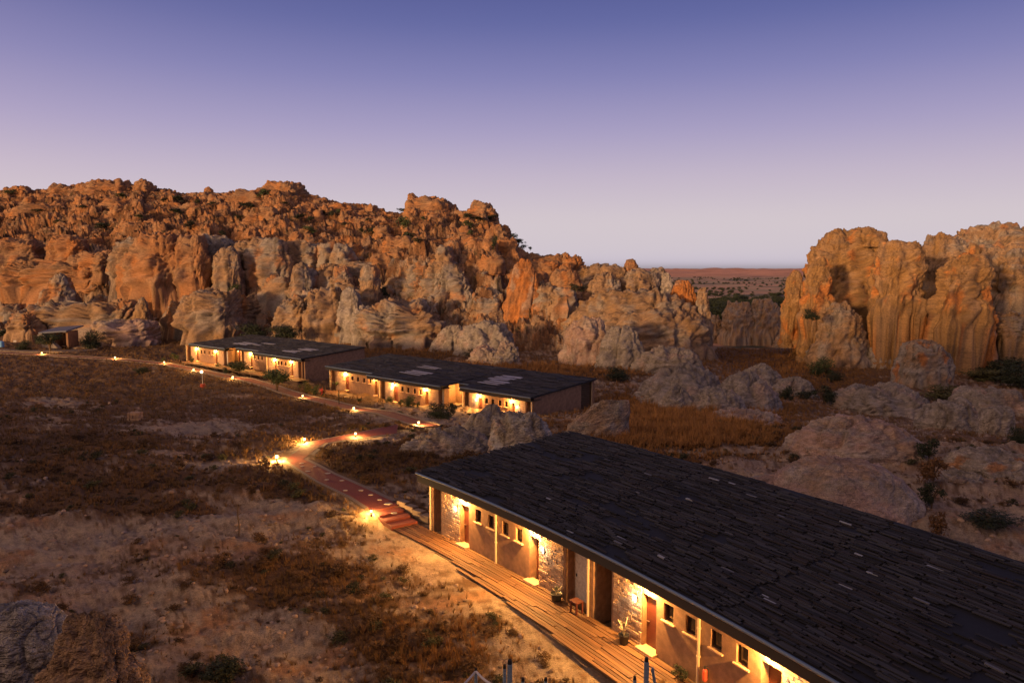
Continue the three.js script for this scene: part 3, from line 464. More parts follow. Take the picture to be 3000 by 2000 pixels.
// ------------------------------------------------------------------ the three lodges: long low rows of rooms under one sloping roof
const lampSpots = [];
function pointLight(parent, rgb, I, p, r = 2) {
  const l = new THREE.PointLight(new THREE.Color().setRGB(...rgb), I, 0, 2); l.position.set(...p); l.castShadow = true; l.shadow.radius = r; l.name = 'lamp_light'; parent.add(l); return l;
}
const UNITBOX = new THREE.BoxGeometry(1, 1, 1);
const woodBox = [0, 1, 2].map((k) => { const g = UNITBOX.clone(), uv = g.attributes.uv; for (let i = 0; i < uv.count; i++) uv.setXY(i, uv.getX(i) * 3 + k * 0.37, uv.getY(i) * 0.22 + k * 0.31); return g; });
const WOOD = [[0.30, 0.135, 0.05], [0.20, 0.085, 0.032], [0.36, 0.175, 0.07], [0.25, 0.125, 0.055]].map((c) => std(c, { map: colored(TX.wood, 0.3, 1), roughness: 0.75 }));
const STRIPS = [[0.014, 0.015, 0.019], [0.005, 0.0052, 0.006], [0.036, 0.037, 0.043], [0.022, 0.018, 0.019]].map((c) => std(c, { roughness: 0.85 }));
const STRIPPALE = [[0.11, 0.11, 0.12], [0.26, 0.28, 0.32]].map((c) => std(c, { roughness: 0.5 }));

class Row {                                        // s along the front, n out of it, y up from the floor
  constructor(o, y, th, bend) { this.o = o; this.y = y; this.d = [Math.sin(th), Math.cos(th)]; this.n = [-Math.cos(th), Math.sin(th)]; this.th = th; this.b = bend ?? (() => 0); }
  P(s, n, y) { n += this.b(s); return [this.d[0] * s + this.n[0] * n, y, this.d[1] * s + this.n[1] * n]; }
  W(s, n, y) { const p = this.P(s, n, y); return [p[0] + this.o[0], p[1] + this.y, p[2] + this.o[1]]; }
  head(s) { return Math.atan2(...(() => { const a = this.P(s - 0.1, 0, 0), b = this.P(s + 0.1, 0, 0); return [b[0] - a[0], b[2] - a[2]]; })()) - Math.PI / 2; }   // turn that lays +x along the front
  at(u, n = 0, y = 1) { let a = -10, b = 60; for (let i = 0; i < 50; i++) { const m = (a + b) / 2; if (project(...this.W(m, n, y))[0] < u) a = m; else b = m; } return a; }
  box(s0, s1, n0, n1, y0, y1, yn = null) {         // a box of the row, cut short where the row bends; yn(n) adds height over depth
    const k = Math.max(1, Math.ceil((s1 - s0) / 3)), pos = [], uv = [], f = yn ?? (() => 0);
    const quad = (a, b, c, d, U) => { pos.push(...a, ...b, ...c, ...a, ...c, ...d); uv.push(...U[0], ...U[1], ...U[2], ...U[0], ...U[2], ...U[3]); };
    const V = (s, n, t) => this.P(s, n, (t ? y1 : y0) + f(n));
    for (let i = 0; i < k; i++) {
      const a = lerp(s0, s1, i / k), b = lerp(s0, s1, (i + 1) / k), w = [[a, y0], [b, y0], [b, y1], [a, y1]], h = [[a, n0], [b, n0], [b, n1], [a, n1]];
      quad(V(a, n1, 0), V(b, n1, 0), V(b, n1, 1), V(a, n1, 1), w); quad(V(b, n0, 0), V(a, n0, 0), V(a, n0, 1), V(b, n0, 1), [w[1], w[0], w[3], w[2]]);
      quad(V(a, n1, 1), V(b, n1, 1), V(b, n0, 1), V(a, n0, 1), [h[3], h[2], h[1], h[0]]); quad(V(a, n0, 0), V(b, n0, 0), V(b, n1, 0), V(a, n1, 0), h);
      if (i === 0) quad(V(a, n0, 0), V(a, n1, 0), V(a, n1, 1), V(a, n0, 1), [[n0, y0], [n1, y0], [n1, y1], [n0, y1]]);
      if (i === k - 1) quad(V(b, n1, 0), V(b, n0, 0), V(b, n0, 1), V(b, n1, 1), [[n1, y0], [n0, y0], [n0, y1], [n1, y1]]);
    }
    const g = new THREE.BufferGeometry(); g.setAttribute('position', new THREE.Float32BufferAttribute(pos, 3)); g.setAttribute('uv', new THREE.Float32BufferAttribute(uv, 2)); g.computeVertexNormals(); return g;
  }
  tube(s0, s1, n, y, r, yn) { const pts = []; for (let i = 0; i <= 12; i++) pts.push(new THREE.Vector3(...this.P(lerp(s0, s1, i / 12), n, y))); return new THREE.TubeGeometry(new THREE.CatmullRomCurve3(pts), 36, r, 8, false); }
  pole(s, n, y0, y1, r) { const g = new THREE.CylinderGeometry(r, r, y1 - y0, 10); g.translate(...this.P(s, n, (y0 + y1) / 2)); return g; }
}
const WH = 2.74, EAVE = 3.2;
function lodge(row, cfg) {
  const t = thing('lodge', cfg.label, 'lodge', [row.o[0], row.y, row.o[1]]), near = !!cfg.near;
  const rr = rng(cfg.seed), L = (s0, s1, n0, n1, y0, y1, yn) => row.box(s0, s1, n0, n1, y0, y1, yn);
  const add = (name, g, m, p = t) => part(name, Array.isArray(g) ? mergeGeometries(g) : g, m, p);
  const HK = cfg.scale ?? 1; let stones = 0;
  for (const U of cfg.units) {
    const o = U.off ?? 0, up = U.up ?? 0, slope = (n) => cfg.rise * (cfg.eave + o - n) / (cfg.depth + cfg.eave + o);
    for (const it of U.items) {
      const [k, a, b] = it;
      if (k === 'wall' || k === 'plain') {
        const ws = it[3] ?? [], gs = []; let s = a;
        for (const w of ws) { const hw = it[4] ?? 0.25; gs.push(L(s, w - hw, o - 0.25, o, -0.4, WH)); gs.push(L(w - hw, w + hw, o - 0.25, o, -0.4, 1.56), L(w - hw, w + hw, o - 0.25, o, 2.2, WH)); s = w + hw; }
        gs.push(L(s, b, o - 0.25, o, -0.4, WH));
        const wall = add('wall', gs, it[5] ?? M.plaster);
        for (const w of ws) {
          const hw = it[4] ?? 0.25, win = add('window', [L(w - hw, w + hw, o - 0.19, o - 0.12, 1.56, 1.61), L(w - hw, w + hw, o - 0.19, o - 0.12, 2.15, 2.2), L(w - hw, w - hw + 0.05, o - 0.19, o - 0.12, 1.61, 2.15), L(w + hw - 0.05, w + hw, o - 0.19, o - 0.12, 1.61, 2.15)], M.doorDark);
          add('pane', L(w - hw + 0.05, w + hw - 0.05, o - 0.17, o - 0.15, 1.61, 2.15), M.glassDark, win);
          add('sill', L(w - hw - 0.09, w + hw + 0.09, o - 0.12, o + 0.09, 1.505, 1.555), M.sill, win);
        }
      } else if (k === 'door') {
        const dd = it[3] === 'r' ? 0.42 : 0.22;
        add('door_surround', [L(a - 0.01, a + 0.05, o - 0.5, o - 0.004, 0, 2.12), L(b - 0.05, b + 0.01, o - 0.5, o - 0.004, 0, 2.12), L(a - 0.01, b + 0.01, o - 0.5, o - 0.004, 2.12, WH)], M.plaster);
        const d = add('door', L(a + 0.05, b - 0.05, o - dd - 0.05, o - dd, 0.03, 2.12), it[4] ?? M.door);
        add('handle', (() => { const g = new RoundedBoxGeometry(0.14, 0.03, 0.05, 2, 0.01); g.rotateY(row.head(a)); g.translate(...row.P(it[3] === 'r' ? b - 0.16 : a + 0.16, o - dd + 0.03, 1.02)); return g; })(), M.metal, d);
        add('doorstep', L(a - 0.04, b + 0.04, o - 0.2, o + 0.3, 0, 0.09), M.sill);
        const ls = a + 0.1, lp = row.P(near ? (a + b) / 2 : ls, o + (near ? 0.16 : 0.2), near ? 2.46 : 2.36), r = near ? 0.085 : 0.15;
        const lm = add('door_lamp', (() => { const g = new THREE.CylinderGeometry(0.05, 0.06, 0.16, 10); g.rotateX(Math.PI / 2); g.rotateY(row.head(a)); g.translate(...row.P(near ? (a + b) / 2 : ls, o + 0.06, near ? 2.46 : 2.36)); return g; })(), M.fascia);
        const bg = new THREE.SphereGeometry(r, 14, 10); bg.translate(...lp); add('bulb', bg, M.bulb, lm).castShadow = false;
        if (it[5] !== 0) pointLight(t, [1, 0.46, 0.105], (it[5] ?? 1) * cfg.lamp, lp, 2.5);
      } else if (k === 'stone') {
        const w = add('stone_wall', L(a, b, o - 0.25, o - 0.03, -0.4, WH), M.plaster); const gs = [];
        for (let y = -0.1; y < WH - 0.03;) {
          const rh = (near ? 0.09 : 0.2) + rr() * (near ? 0.05 : 0.08), y1 = Math.min(WH, y + rh); let s = a;
          while (s < b - 0.02) {
            let w1 = s + (near ? 0.16 : 0.35) + rr() * (near ? 0.26 : 0.4); if (b - w1 < 0.1) w1 = b;
            const g = L(s + 0.008, w1 - 0.008, o - 0.06, o + 0.005 + rr() * 0.045, y + 0.008, y1 - 0.008), m = cfg.stone[Math.floor(rr() * cfg.stone.length)];
            if (near && stones < 300 && y > 0 && s > 9) { stones++; part('stone', g, m, w); } else gs.push(g);
            s = w1;
          }
          y = y1;
        }
        if (gs.length) stuff(add('stones', gs, cfg.stone[0], w));
        if (it[3]) {
          const s = it[3] > 0 ? b - 0.34 : a + 0.34, lm = add('wall_lamp', [L(s - 0.1, s + 0.1, o + 0.03, o + 0.07, 1.62, 1.94), L(s - 0.035, s + 0.035, o + 0.10, o + 0.14, 1.66, 1.9)], M.fascia);
          add('lamp_glass', (() => { const g = new RoundedBoxGeometry(0.17, 0.27, 0.05, 3, 0.02); g.rotateY(row.head(s)); g.translate(...row.P(s, o + 0.085, 1.78)); return g; })(), M.bulbWhite, lm).castShadow = false;
          pointLight(t, [1, 0.80, 0.52], near ? 3.2 : 3, row.P(s, o + 0.22, 1.78), 4);
        }
      } else if (k === 'recess') {                 // set-back bit of wall with a whitish service door
        const dp = it[3], [da, db] = it[4];
        add('wall', [L(a, b, o - dp - 0.2, o - dp, -0.4, WH), L(a, a + 0.12, o - dp, o - 0.001, -0.4, WH), L(b - 0.12, b, o - dp, o - 0.001, -0.4, WH)], M.plaster);
        const d = add('service_door', L(da, db, o - dp + 0.003, o - dp + 0.05, 0.12, 2.5), M.pale);
        add('handle', (() => { const g = new THREE.BoxGeometry(0.03, 0.12, 0.04); g.rotateY(row.head(a)); g.translate(...row.P(da + 0.1, o - dp + 0.07, 1.15)); return g; })(), M.fascia, d);
      } else if (k === 'arch') {                   // open porch between two units, its back wall with an arched top
        const dp = it[3], [da, db] = it[4];
        add('porch_wall', [L(a, da, o - dp - 0.2, o - dp, -0.4, WH + 0.3), L(db, b, o - dp - 0.2, o - dp, -0.4, WH + 0.3), L(da, db, o - dp - 0.2, o - dp, 2.3, WH + 0.3), L(a, a + 0.15, o - dp, o - 0.01, -0.4, WH), L(b - 0.15, b, o - dp, o - 0.01, -0.4, WH)], M.plaster);
        add('door', L(da, db, o - dp - 0.16, o - dp - 0.1, 0, 2.3), M.door);
        if (it[5]) pointLight(t, [1, 0.48, 0.12], it[5], row.P((a + b) / 2, o - 0.5, 2.3), 4), add('porch_lamp', (() => { const g = new THREE.SphereGeometry(0.09, 12, 8); g.translate(...row.P((a + b) / 2, o - 0.5, 2.3)); return g; })(), M.bulb).castShadow = false;
      } else if (k === 'post') { add('post', [row.pole(a, o + (b ?? 0.09), -0.3, WH, 0.055), row.pole(a, o + (b ?? 0.09), 1.0, 1.06, 0.075), row.pole(a, o + (b ?? 0.09), 2.0, 2.06, 0.075)], M.pipe); }
    }
    // soffit, fascia, gutter, roof of this unit
    const sa = U.s0, sb = U.s1, e = cfg.eave + o, dN = -cfg.depth;
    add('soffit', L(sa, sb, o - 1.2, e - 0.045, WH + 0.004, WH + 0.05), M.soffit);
    add('fascia', L(sa, sb, e - 0.04, e, WH - 0.03 + up, EAVE - 0.05 + up), M.fascia);
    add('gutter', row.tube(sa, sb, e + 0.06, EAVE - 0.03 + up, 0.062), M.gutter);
    const roof = add('roof', L(sa, sb, dN, e, EAVE - 0.14 + up, EAVE + up, slope), M.felt);
    const ang = Math.atan(cfg.rise / (cfg.depth + e));
    const strip = (s, n, len, w, th, lift, tw) => { const m = new THREE.Matrix4(), p = row.P(s, n, EAVE + up + slope(n) + lift), q = new THREE.Quaternion().setFromEuler(new THREE.Euler(0, row.head(s) + tw, 0)).multiply(new THREE.Quaternion().setFromEuler(new THREE.Euler(ang + (rr() - 0.5) * 0.22, 0, (rr() - 0.5) * 0.05))); return m.compose(new THREE.Vector3(...p), q, new THREE.Vector3(len, th, w)); };
    const many = [[], [], [], []], pales = [[], []]; let nParts = 0;
    const wRow = near ? 0.085 : 0.22, bare = (s, n) => fbm2(s * 0.16 + cfg.seed, n * 0.28, 2) > 0.30;
    for (let n = e - 0.1; n > dN + 0.1; n -= wRow) {
      let s = sa - (near ? rr() * 0.3 : 0.05);
      const jag = (rr() - 0.5) * 0.5; while (s < sb - 0.1) {
        let len = near ? 0.45 + rr() * 1.1 : 1.0 + rr() * 2.2; len = Math.min(len, sb - s - 0.02);
        const seam = near && [10.7 + jag, 20.4 + jag, 30].find((q) => s < q && s + len > q); if (seam) len = seam - s - 0.03;
        const c = s + len / 2, isBare = bare(c, n);
        if (len > 0.12 && (!isBare || rr() < 0.12) && rr() > 0.10) {
          const pale = rr() < (near ? 0.005 + 0.035 * (n2(c * 0.5, n * 0.8) > 0.45) : 0.002), kk = Math.floor(rr() * 4);
          if (pale) len = Math.min(len, 0.35 + rr() * 0.3);
          const mtx = strip(c, n, len * (0.86 + rr() * 0.14), wRow * (0.7 + rr() * 0.5), near ? 0.018 + rr() * 0.03 : 0.03, near ? 0.02 + rr() * 0.055 : 0.04, (rr() - 0.5) * 0.07);
          const show = near && s > 8 && s < 24 && (n > e - 2.2 || pale) && nParts < 300;
          if (show) { nParts++; const m = part('roof_strip', UNITBOX, pale ? STRIPPALE[kk % 2] : STRIPS[kk], roof); m.applyMatrix4(mtx); }
          else if (pale) pales[kk % 2].push(mtx); else many[kk].push(mtx);
        }
        s += len + 0.01; if (seam) s = seam + 0.05;
      }
    }
    [...many.map((l, i) => [l, STRIPS[i]]), ...pales.map((l, i) => [l, STRIPPALE[i]])].forEach(([l, m]) => { if (!l.length) return; const im = new THREE.InstancedMesh(UNITBOX, m, l.length); l.forEach((q, i) => im.setMatrixAt(i, q)); im.name = 'roof_strips'; stuff(shadow(im)); roof.add(im); });
    for (const [s0, n0, cnt, len, step] of U.sky ?? []) for (let i = 0; i < cnt; i++) { const m = part('skylight_sheet', UNITBOX, M.skylight, roof); m.applyMatrix4(strip(s0 + i * 0.25 + len / 2, n0 - i * step, len, step * 0.62, 0.03, 0.07, 0)); }
  }
  // end walls, back wall
  const S0 = cfg.units[0], S1 = cfg.units[cfg.units.length - 1], sl = (U) => (n) => cfg.rise * (cfg.eave + (U.off ?? 0) - n) / (cfg.depth + cfg.eave + (U.off ?? 0)), inset = 0.3;
  add('end_wall', L(S0.s0 + inset, S0.s0 + inset + 0.25, -cfg.depth + 0.4, (S0.off ?? 0) - 0.26, -1, EAVE - 0.15, sl(S0)), M.plasterPink);
  const nEnd = cfg.louvre ? -cfg.depth * 0.76 : -cfg.depth + 0.4;
  add('end_wall', L(S1.s1 - inset - 0.25, S1.s1 - inset, nEnd, (S1.off ?? 0) - 0.26, -1.5, EAVE - 0.15, sl(S1)), M.plasterPink);
  if (cfg.louvre) { const lv = add('louvre', [L(S1.s1 - inset - 0.44, S1.s1 - inset - 0.3, -cfg.depth + 0.4, -cfg.depth + 0.5, -1.5, EAVE - 0.15, sl(S1)), L(S1.s1 - inset - 0.44, S1.s1 - inset - 0.3, nEnd - 0.1, nEnd - 0.002, -1.5, EAVE - 0.15, sl(S1))], M.bark); for (let i = 0; i < 14; i++) add('slat', L(S1.s1 - inset - 0.39, S1.s1 - inset - 0.34, -cfg.depth + 0.45, nEnd - 0.02, -0.9 + i * 0.27, -0.68 + i * 0.27, sl(S1)), M.bark, lv); add('post', row.pole(S1.s1 - inset - 0.1, -cfg.depth + 0.45, -1, EAVE + 0.5, 0.06), M.pipe); }
  add('back_wall', L(S0.s0 + inset, S1.s1 - inset, -cfg.depth + 0.15, -cfg.depth + 0.38, -1, EAVE - 0.15, sl(S1)), M.plasterPink);
  return t;
}
const near = new Row(LODGE.o, 0, 35 * Math.PI / 180, (s) => 0.0045 * (s - 9) ** 2 - 0.36);
const STONE = [[0.50, 0.33, 0.21], [0.42, 0.265, 0.165], [0.58, 0.42, 0.29], [0.36, 0.235, 0.155]].map((c) => std(c, { map: colored(TX.rock, 1.5, 1.5), roughness: 0.95 }));
{
  const A = (u) => near.at(u, 0, 1.2);
  const w = (u) => near.at(u, 0, 1.9);
  const e4 = A(2224.5), e4b = A(2291.9);
  lodge(near, { label: 'nearest long lodge under a black roof of split strips, filling the lower right', near: true, seed: 5, depth: 10.1, rise: 0.95, eave: 0.6, lamp: 170, stone: STONE, units: [{ s0: -0.3, s1: 40, items: [
    ['post', 0.05, 0.03], ['recess', 0.12, 1.16, 0.9, [0.32, 1.04]], ['stone', 1.16, 2.85, 1], ['door', 2.85, 3.68, 'l'], ['wall', 3.68, 6.12, [w(1401), w(1438)], 0.25], ['post', 6.1], ['wall', 6.12, 8.62, [w(1480.5), w(1520.5)], 0.25], ['door', 8.62, 9.42, 'r', M.door], ['stone', 9.42, 11.2, -1],
    ['recess', 11.2, 12.86, 0.45, [11.5, 12.25]], ['post', 12.95, 0.09], ['plain', 12.86, 13.06], ['recess', 13.06, 14.47, 1.0, [13.3, 14.35]], ['stone', 14.47, 16.12, 1], ['door', 16.12, 16.97, 'l'], ['wall', 16.97, A(2052), [w(1959.5), w(2023)], 0.25], ['post', A(2052)], ['wall', A(2052), e4, [w(2099), w(2175)], 0.25, M.plaster],
    ['door', e4, e4b, 'r', M.door], ['stone', e4b, e4b + 1.75, -1], ['recess', e4b + 1.75, e4b + 3.4, 0.5, [e4b + 2, e4b + 2.8]], ['wall', e4b + 3.4, 39.7]] }] });
}
const mid = new Row([-26.42, -111.04], -3.1, 47.2 * Math.PI / 180), far = new Row([-60.4, -143.1], -3.0, 48.6 * Math.PI / 180);
{
  const I = (row, off, list) => list.map(([k, u0, u1, ...r]) => {
    const s = (u) => row.at(u, off);
    if (k === 'post') return [k, s(u0), r[0]];
    if (k === 'wall') return [k, s(u0), s(u1), (r[0] ?? []).map((u) => row.at(u, off, 1.9)), 0.25];
    if (k === 'recess' || k === 'arch') return [k, s(u0), s(u1), r[0], r[1].map(s), r[2]];
    return [k, s(u0), s(u1), ...r];
  });
  const b = (u, off = 0) => mid.at(u, off, 1.5), c = (u, off) => far.at(u, off, 1.5);
  lodge(mid, { label: 'middle long lodge with lit doors, half hidden behind the grey rock hump', seed: 9, depth: 11.2, rise: 0.85, eave: 0.6, lamp: 90, stone: STONE, louvre: true, units: [
    { s0: -0.5, s1: b(1109), off: 0, items: I(mid, 0, [['post', 968], ['recess', 969, 987, 0.6, [977, 986]], ['stone', 987, 1012], ['door', 1012, 1023, 'l'], ['wall', 1023, 1097, [1032, 1048, 1066, 1083.5]], ['door', 1097, 1106, 'r', M.door, 0.7], ['wall', 1106, 1113]]) },
    { s0: b(1109) + 0.02, s1: b(1302, 1.4), off: 1.4, up: -0.05, sky: [[b(1130, 1), -1.5, 3, 4.2, 0.8], [b(1140, 1) - 2, -5.6, 2, 4.0, 0.8]], items: I(mid, 1.4, [['post', 1113], ['recess', 1113.5, 1129, 0.6, [1121, 1128]], ['stone', 1129, 1153, 0.5], ['door', 1153, 1167, 'l'], ['wall', 1167, 1245, [1178, 1195, 1214, 1231]], ['door', 1245, 1256, 'r'], ['stone', 1256, 1284], ['recess', 1284, 1302, 0.5, [1288, 1298]]]) },
    { s0: b(1302, 1.4) + 0.02, s1: b(1356, 0.3), off: -1.6, up: 0.04, items: I(mid, -1.0, [['arch', 1302, 1357, 1.2, [1320, 1336], 60]]) },
    { s0: b(1356, 0.3) + 0.02, s1: b(1566, 0.3), off: 0.3, up: -0.02, sky: [[b(1364, 0), -2.2, 3, 3.4, 0.8], [b(1352, 0), -4.8, 3, 3.4, 0.9]], items: I(mid, 0.3, [['post', 1357], ['recess', 1357.5, 1375, 0.6, [1364, 1374]], ['stone', 1375, 1402, 0.5], ['door', 1402, 1414, 'l'], ['wall', 1414, 1498, [1425, 1443.5, 1464, 1482.5]], ['door', 1498, 1508.5, 'r', M.door], ['stone', 1508.5, 1540, -0.5], ['recess', 1540, 1558, 0.6, [1544, 1554]], ['post', 1560]]) }] });
  lodge(far, { label: 'farthest long lodge with lit doors, its roof below the foot of the massif', seed: 13, depth: 13, rise: 0.9, eave: 0.6, lamp: 90, stone: STONE, units: [
    { s0: -0.6, s1: c(668, -0.7), off: -0.7, sky: [[c(622, 0) , -4.2, 3, 4.6, 0.8]], items: I(far, -0.7, [['post', 547], ['recess', 548, 560, 0.6, [554, 559]], ['stone', 560, 576], ['door', 576, 582, 'l', M.door, 1.3], ['wall', 582, 631, [589, 599, 611.5, 621.6]], ['door', 631, 637, 'r', M.door], ['stone', 637, 655], ['recess', 655, 668, 0.5, [657, 664.5]]]) },
    { s0: c(668, -0.7) + 0.02, s1: c(706, -3), off: -3.2, up: 0.05, sky: [[c(690, -3), -5.5, 1, 4.4, 0.8], [c(705, -3), -7.2, 1, 4.4, 0.8]], items: I(far, -3, [['arch', 668, 707, 1.0, [679, 690], 45]]) },
    { s0: c(706, -3) + 0.02, s1: c(781, -3), off: -2.6, up: 0.02, items: I(far, -2.6, [['post', 707], ['recess', 707.5, 715, 0.6, [711, 714.5]], ['stone', 715, 734], ['door', 734, 739.5, 'l'], ['wall', 739.5, 783, [745.6, 756, 767]]]) },
    { s0: c(781, -3) + 0.02, s1: c(889, -0.7), off: -0.9, up: -0.05, sky: [[c(790, -1), -3.6, 2, 3.8, 0.9], [c(800, -1), -6, 2, 3.8, 0.9]], items: I(far, -0.9, [['post', 783], ['wall', 780, 787], ['stone', 787, 805], ['door', 805, 810, 'l'], ['wall', 810, 853, [815.6, 824, 835.5, 845]], ['door', 853, 859, 'r', M.door], ['stone', 859, 873], ['recess', 873, 885, 0.5, [877, 882]]]) }] });
}
// wooden boardwalks along the fronts
{
  const t = thing('boardwalk', 'wooden boardwalk of long planks along the front of the nearest lodge', 'boardwalk', [LODGE.o[0], 0, LODGE.o[1]]), q = rng(31);
  const edge = (s) => poly([[-2, 1.5], [0, 1.62], [3, 1.62], [7, 2.0], [12, 2.2], [20, 2.5], [40, 2.6]], s) - 0;
  let cnt = 0;
  for (let r = 0; r < 16; r++) {
    const n0 = 0.03 + r * 0.168; let s = -1.6 - q() * 0.6;
    while (s < 30) {
      const len = 2.2 + q() * 2.4, c = s + len / 2; if (n0 + 0.12 < edge(c)) {
        const m = new THREE.Matrix4().compose(new THREE.Vector3(...near.P(c, n0 + 0.082, -0.035 + q() * 0.012)), new THREE.Quaternion().setFromEuler(new THREE.Euler((q() - 0.5) * 0.04, near.head(c) + (q() - 0.5) * 0.006, 0)), new THREE.Vector3(len - 0.03, 0.05, 0.132 + q() * 0.016));
        cnt++; part('plank', woodBox[cnt % 3], WOOD[Math.floor(q() * 4)], t).applyMatrix4(m);
      }
      s += len;
    }
  }
  part('beam', mergeGeometries([-1.2, 3, 7, 11, 15, 19, 23].map((s, i) => near.box(s, s + 4, edge(s + 2) - 0.3, edge(s + 2) - 0.18, -0.26, -0.075))), M.bark, t);
  for (let s = -0.6; s < 27; s += 2.4) part('pier', near.box(s, s + 0.14, edge(s) - 0.29, edge(s) - 0.14, -1.3, -0.26), M.bark, t);
  for (const [row, label, off, s1] of [[mid, 'wooden boardwalk with a dark gap under it in front of the middle lodge', 1.5, 41], [far, 'wooden boardwalk with a dark gap under it in front of the farthest lodge', -0.6, 38]]) {
    const f = thing('boardwalk', label, 'boardwalk', [row.o[0], row.y, row.o[1]]), gs = [];
    for (let r = 0; r < 11; r++) for (let s = -0.5 + q(); s < s1; s += 4) gs.push(row.box(s, Math.min(s1, s + 3.96), off + 0.02 + r * 0.2, off + 0.2 + r * 0.2, -0.06 - q() * 0.01, 0));
    stuff(part('planks', mergeGeometries(gs), WOOD[0], f)); part('beam', row.box(-0.3, s1, off + 2.0, off + 2.12, -0.22, -0.07), M.bark, f);
    for (let s = 0; s < s1; s += 3) part('pier', row.box(s, s + 0.15, off + 1.95, off + 2.1, -1.4, -0.22), M.bark, f);
  }
}

// ------------------------------------------------------------------ the red path, its pale kerbs, the steps down to the boardwalk
const surf = (x, z) => H(x, z);
function ribbon(list, y0, y1) {                    // list of [left, right] points on the land; a slab with sides between them
  const P = [], U = [], I = []; let run = 0;
  list.forEach(([a, b], i) => {
    if (i) run += Math.hypot(a[0] - list[i - 1][0][0], a[2] - list[i - 1][0][2]);
    const w = Math.hypot(a[0] - b[0], a[2] - b[2]);
    for (const [p, y, u] of [[a, y0, -0.2], [a, y1, 0], [b, y1, w], [b, y0, w + 0.2]]) { P.push(p[0], p[1] + y, p[2]); U.push(u, run); }
    if (i) for (let k = 0; k < 3; k++) { const q = (i - 1) * 4 + k; I.push(q, q + 1, q + 5, q, q + 5, q + 4); }
  });
  const g = new THREE.BufferGeometry(); g.setAttribute('position', new THREE.Float32BufferAttribute(P, 3)); g.setAttribute('uv', new THREE.Float32BufferAttribute(U, 2)); g.setIndex(I);
  const f = g.toNonIndexed(); f.computeVertexNormals(); return f;
}
const dense = (list, n = 6) => { const out = []; for (let i = 0; i < list.length - 1; i++) for (let k = 0; k < n; k++) out.push(list[i].map((p, q) => { const b = list[i + 1][q]; const x = lerp(p[0], b[0], k / n), z = lerp(p[2], b[2], k / n); return [x, surf(x, z), z]; })); out.push(list[list.length - 1].map((p) => [p[0], surf(p[0], p[2]), p[2]])); return out; };
const lift = (list) => { for (const e of list) { const y = Math.max(e[0][1], e[1][1], surf((e[0][0] + e[1][0]) / 2, (e[0][2] + e[1][2]) / 2)); e[0][1] = e[1][1] = y; } for (let k = 0; k < 3; k++) for (let i = 1; i < list.length - 1; i++) { const y = Math.max(list[i][0][1] - 0.02, (list[i - 1][0][1] + list[i + 1][0][1]) / 2); list[i][0][1] = list[i][1][1] = y; } return list; };
const side = (list, q, w) => list.map((e) => { const a = e[q], b = e[1 - q], d = Math.hypot(a[0] - b[0], a[2] - b[2]), x = (a[0] - b[0]) / d, z = (a[2] - b[2]) / d, p = [a[0] + x * 0.003, a[1], a[2] + z * 0.003], r = [a[0] + x * w, a[1], a[2] + z * w]; return q ? [p, r] : [r, p]; });
const pathGroup = new THREE.Group(); pathGroup.name = 'path'; pathGroup.userData.kind = 'structure'; scene.add(pathGroup);
const nearList = lift(dense(PATH_NEAR.slice(1)));
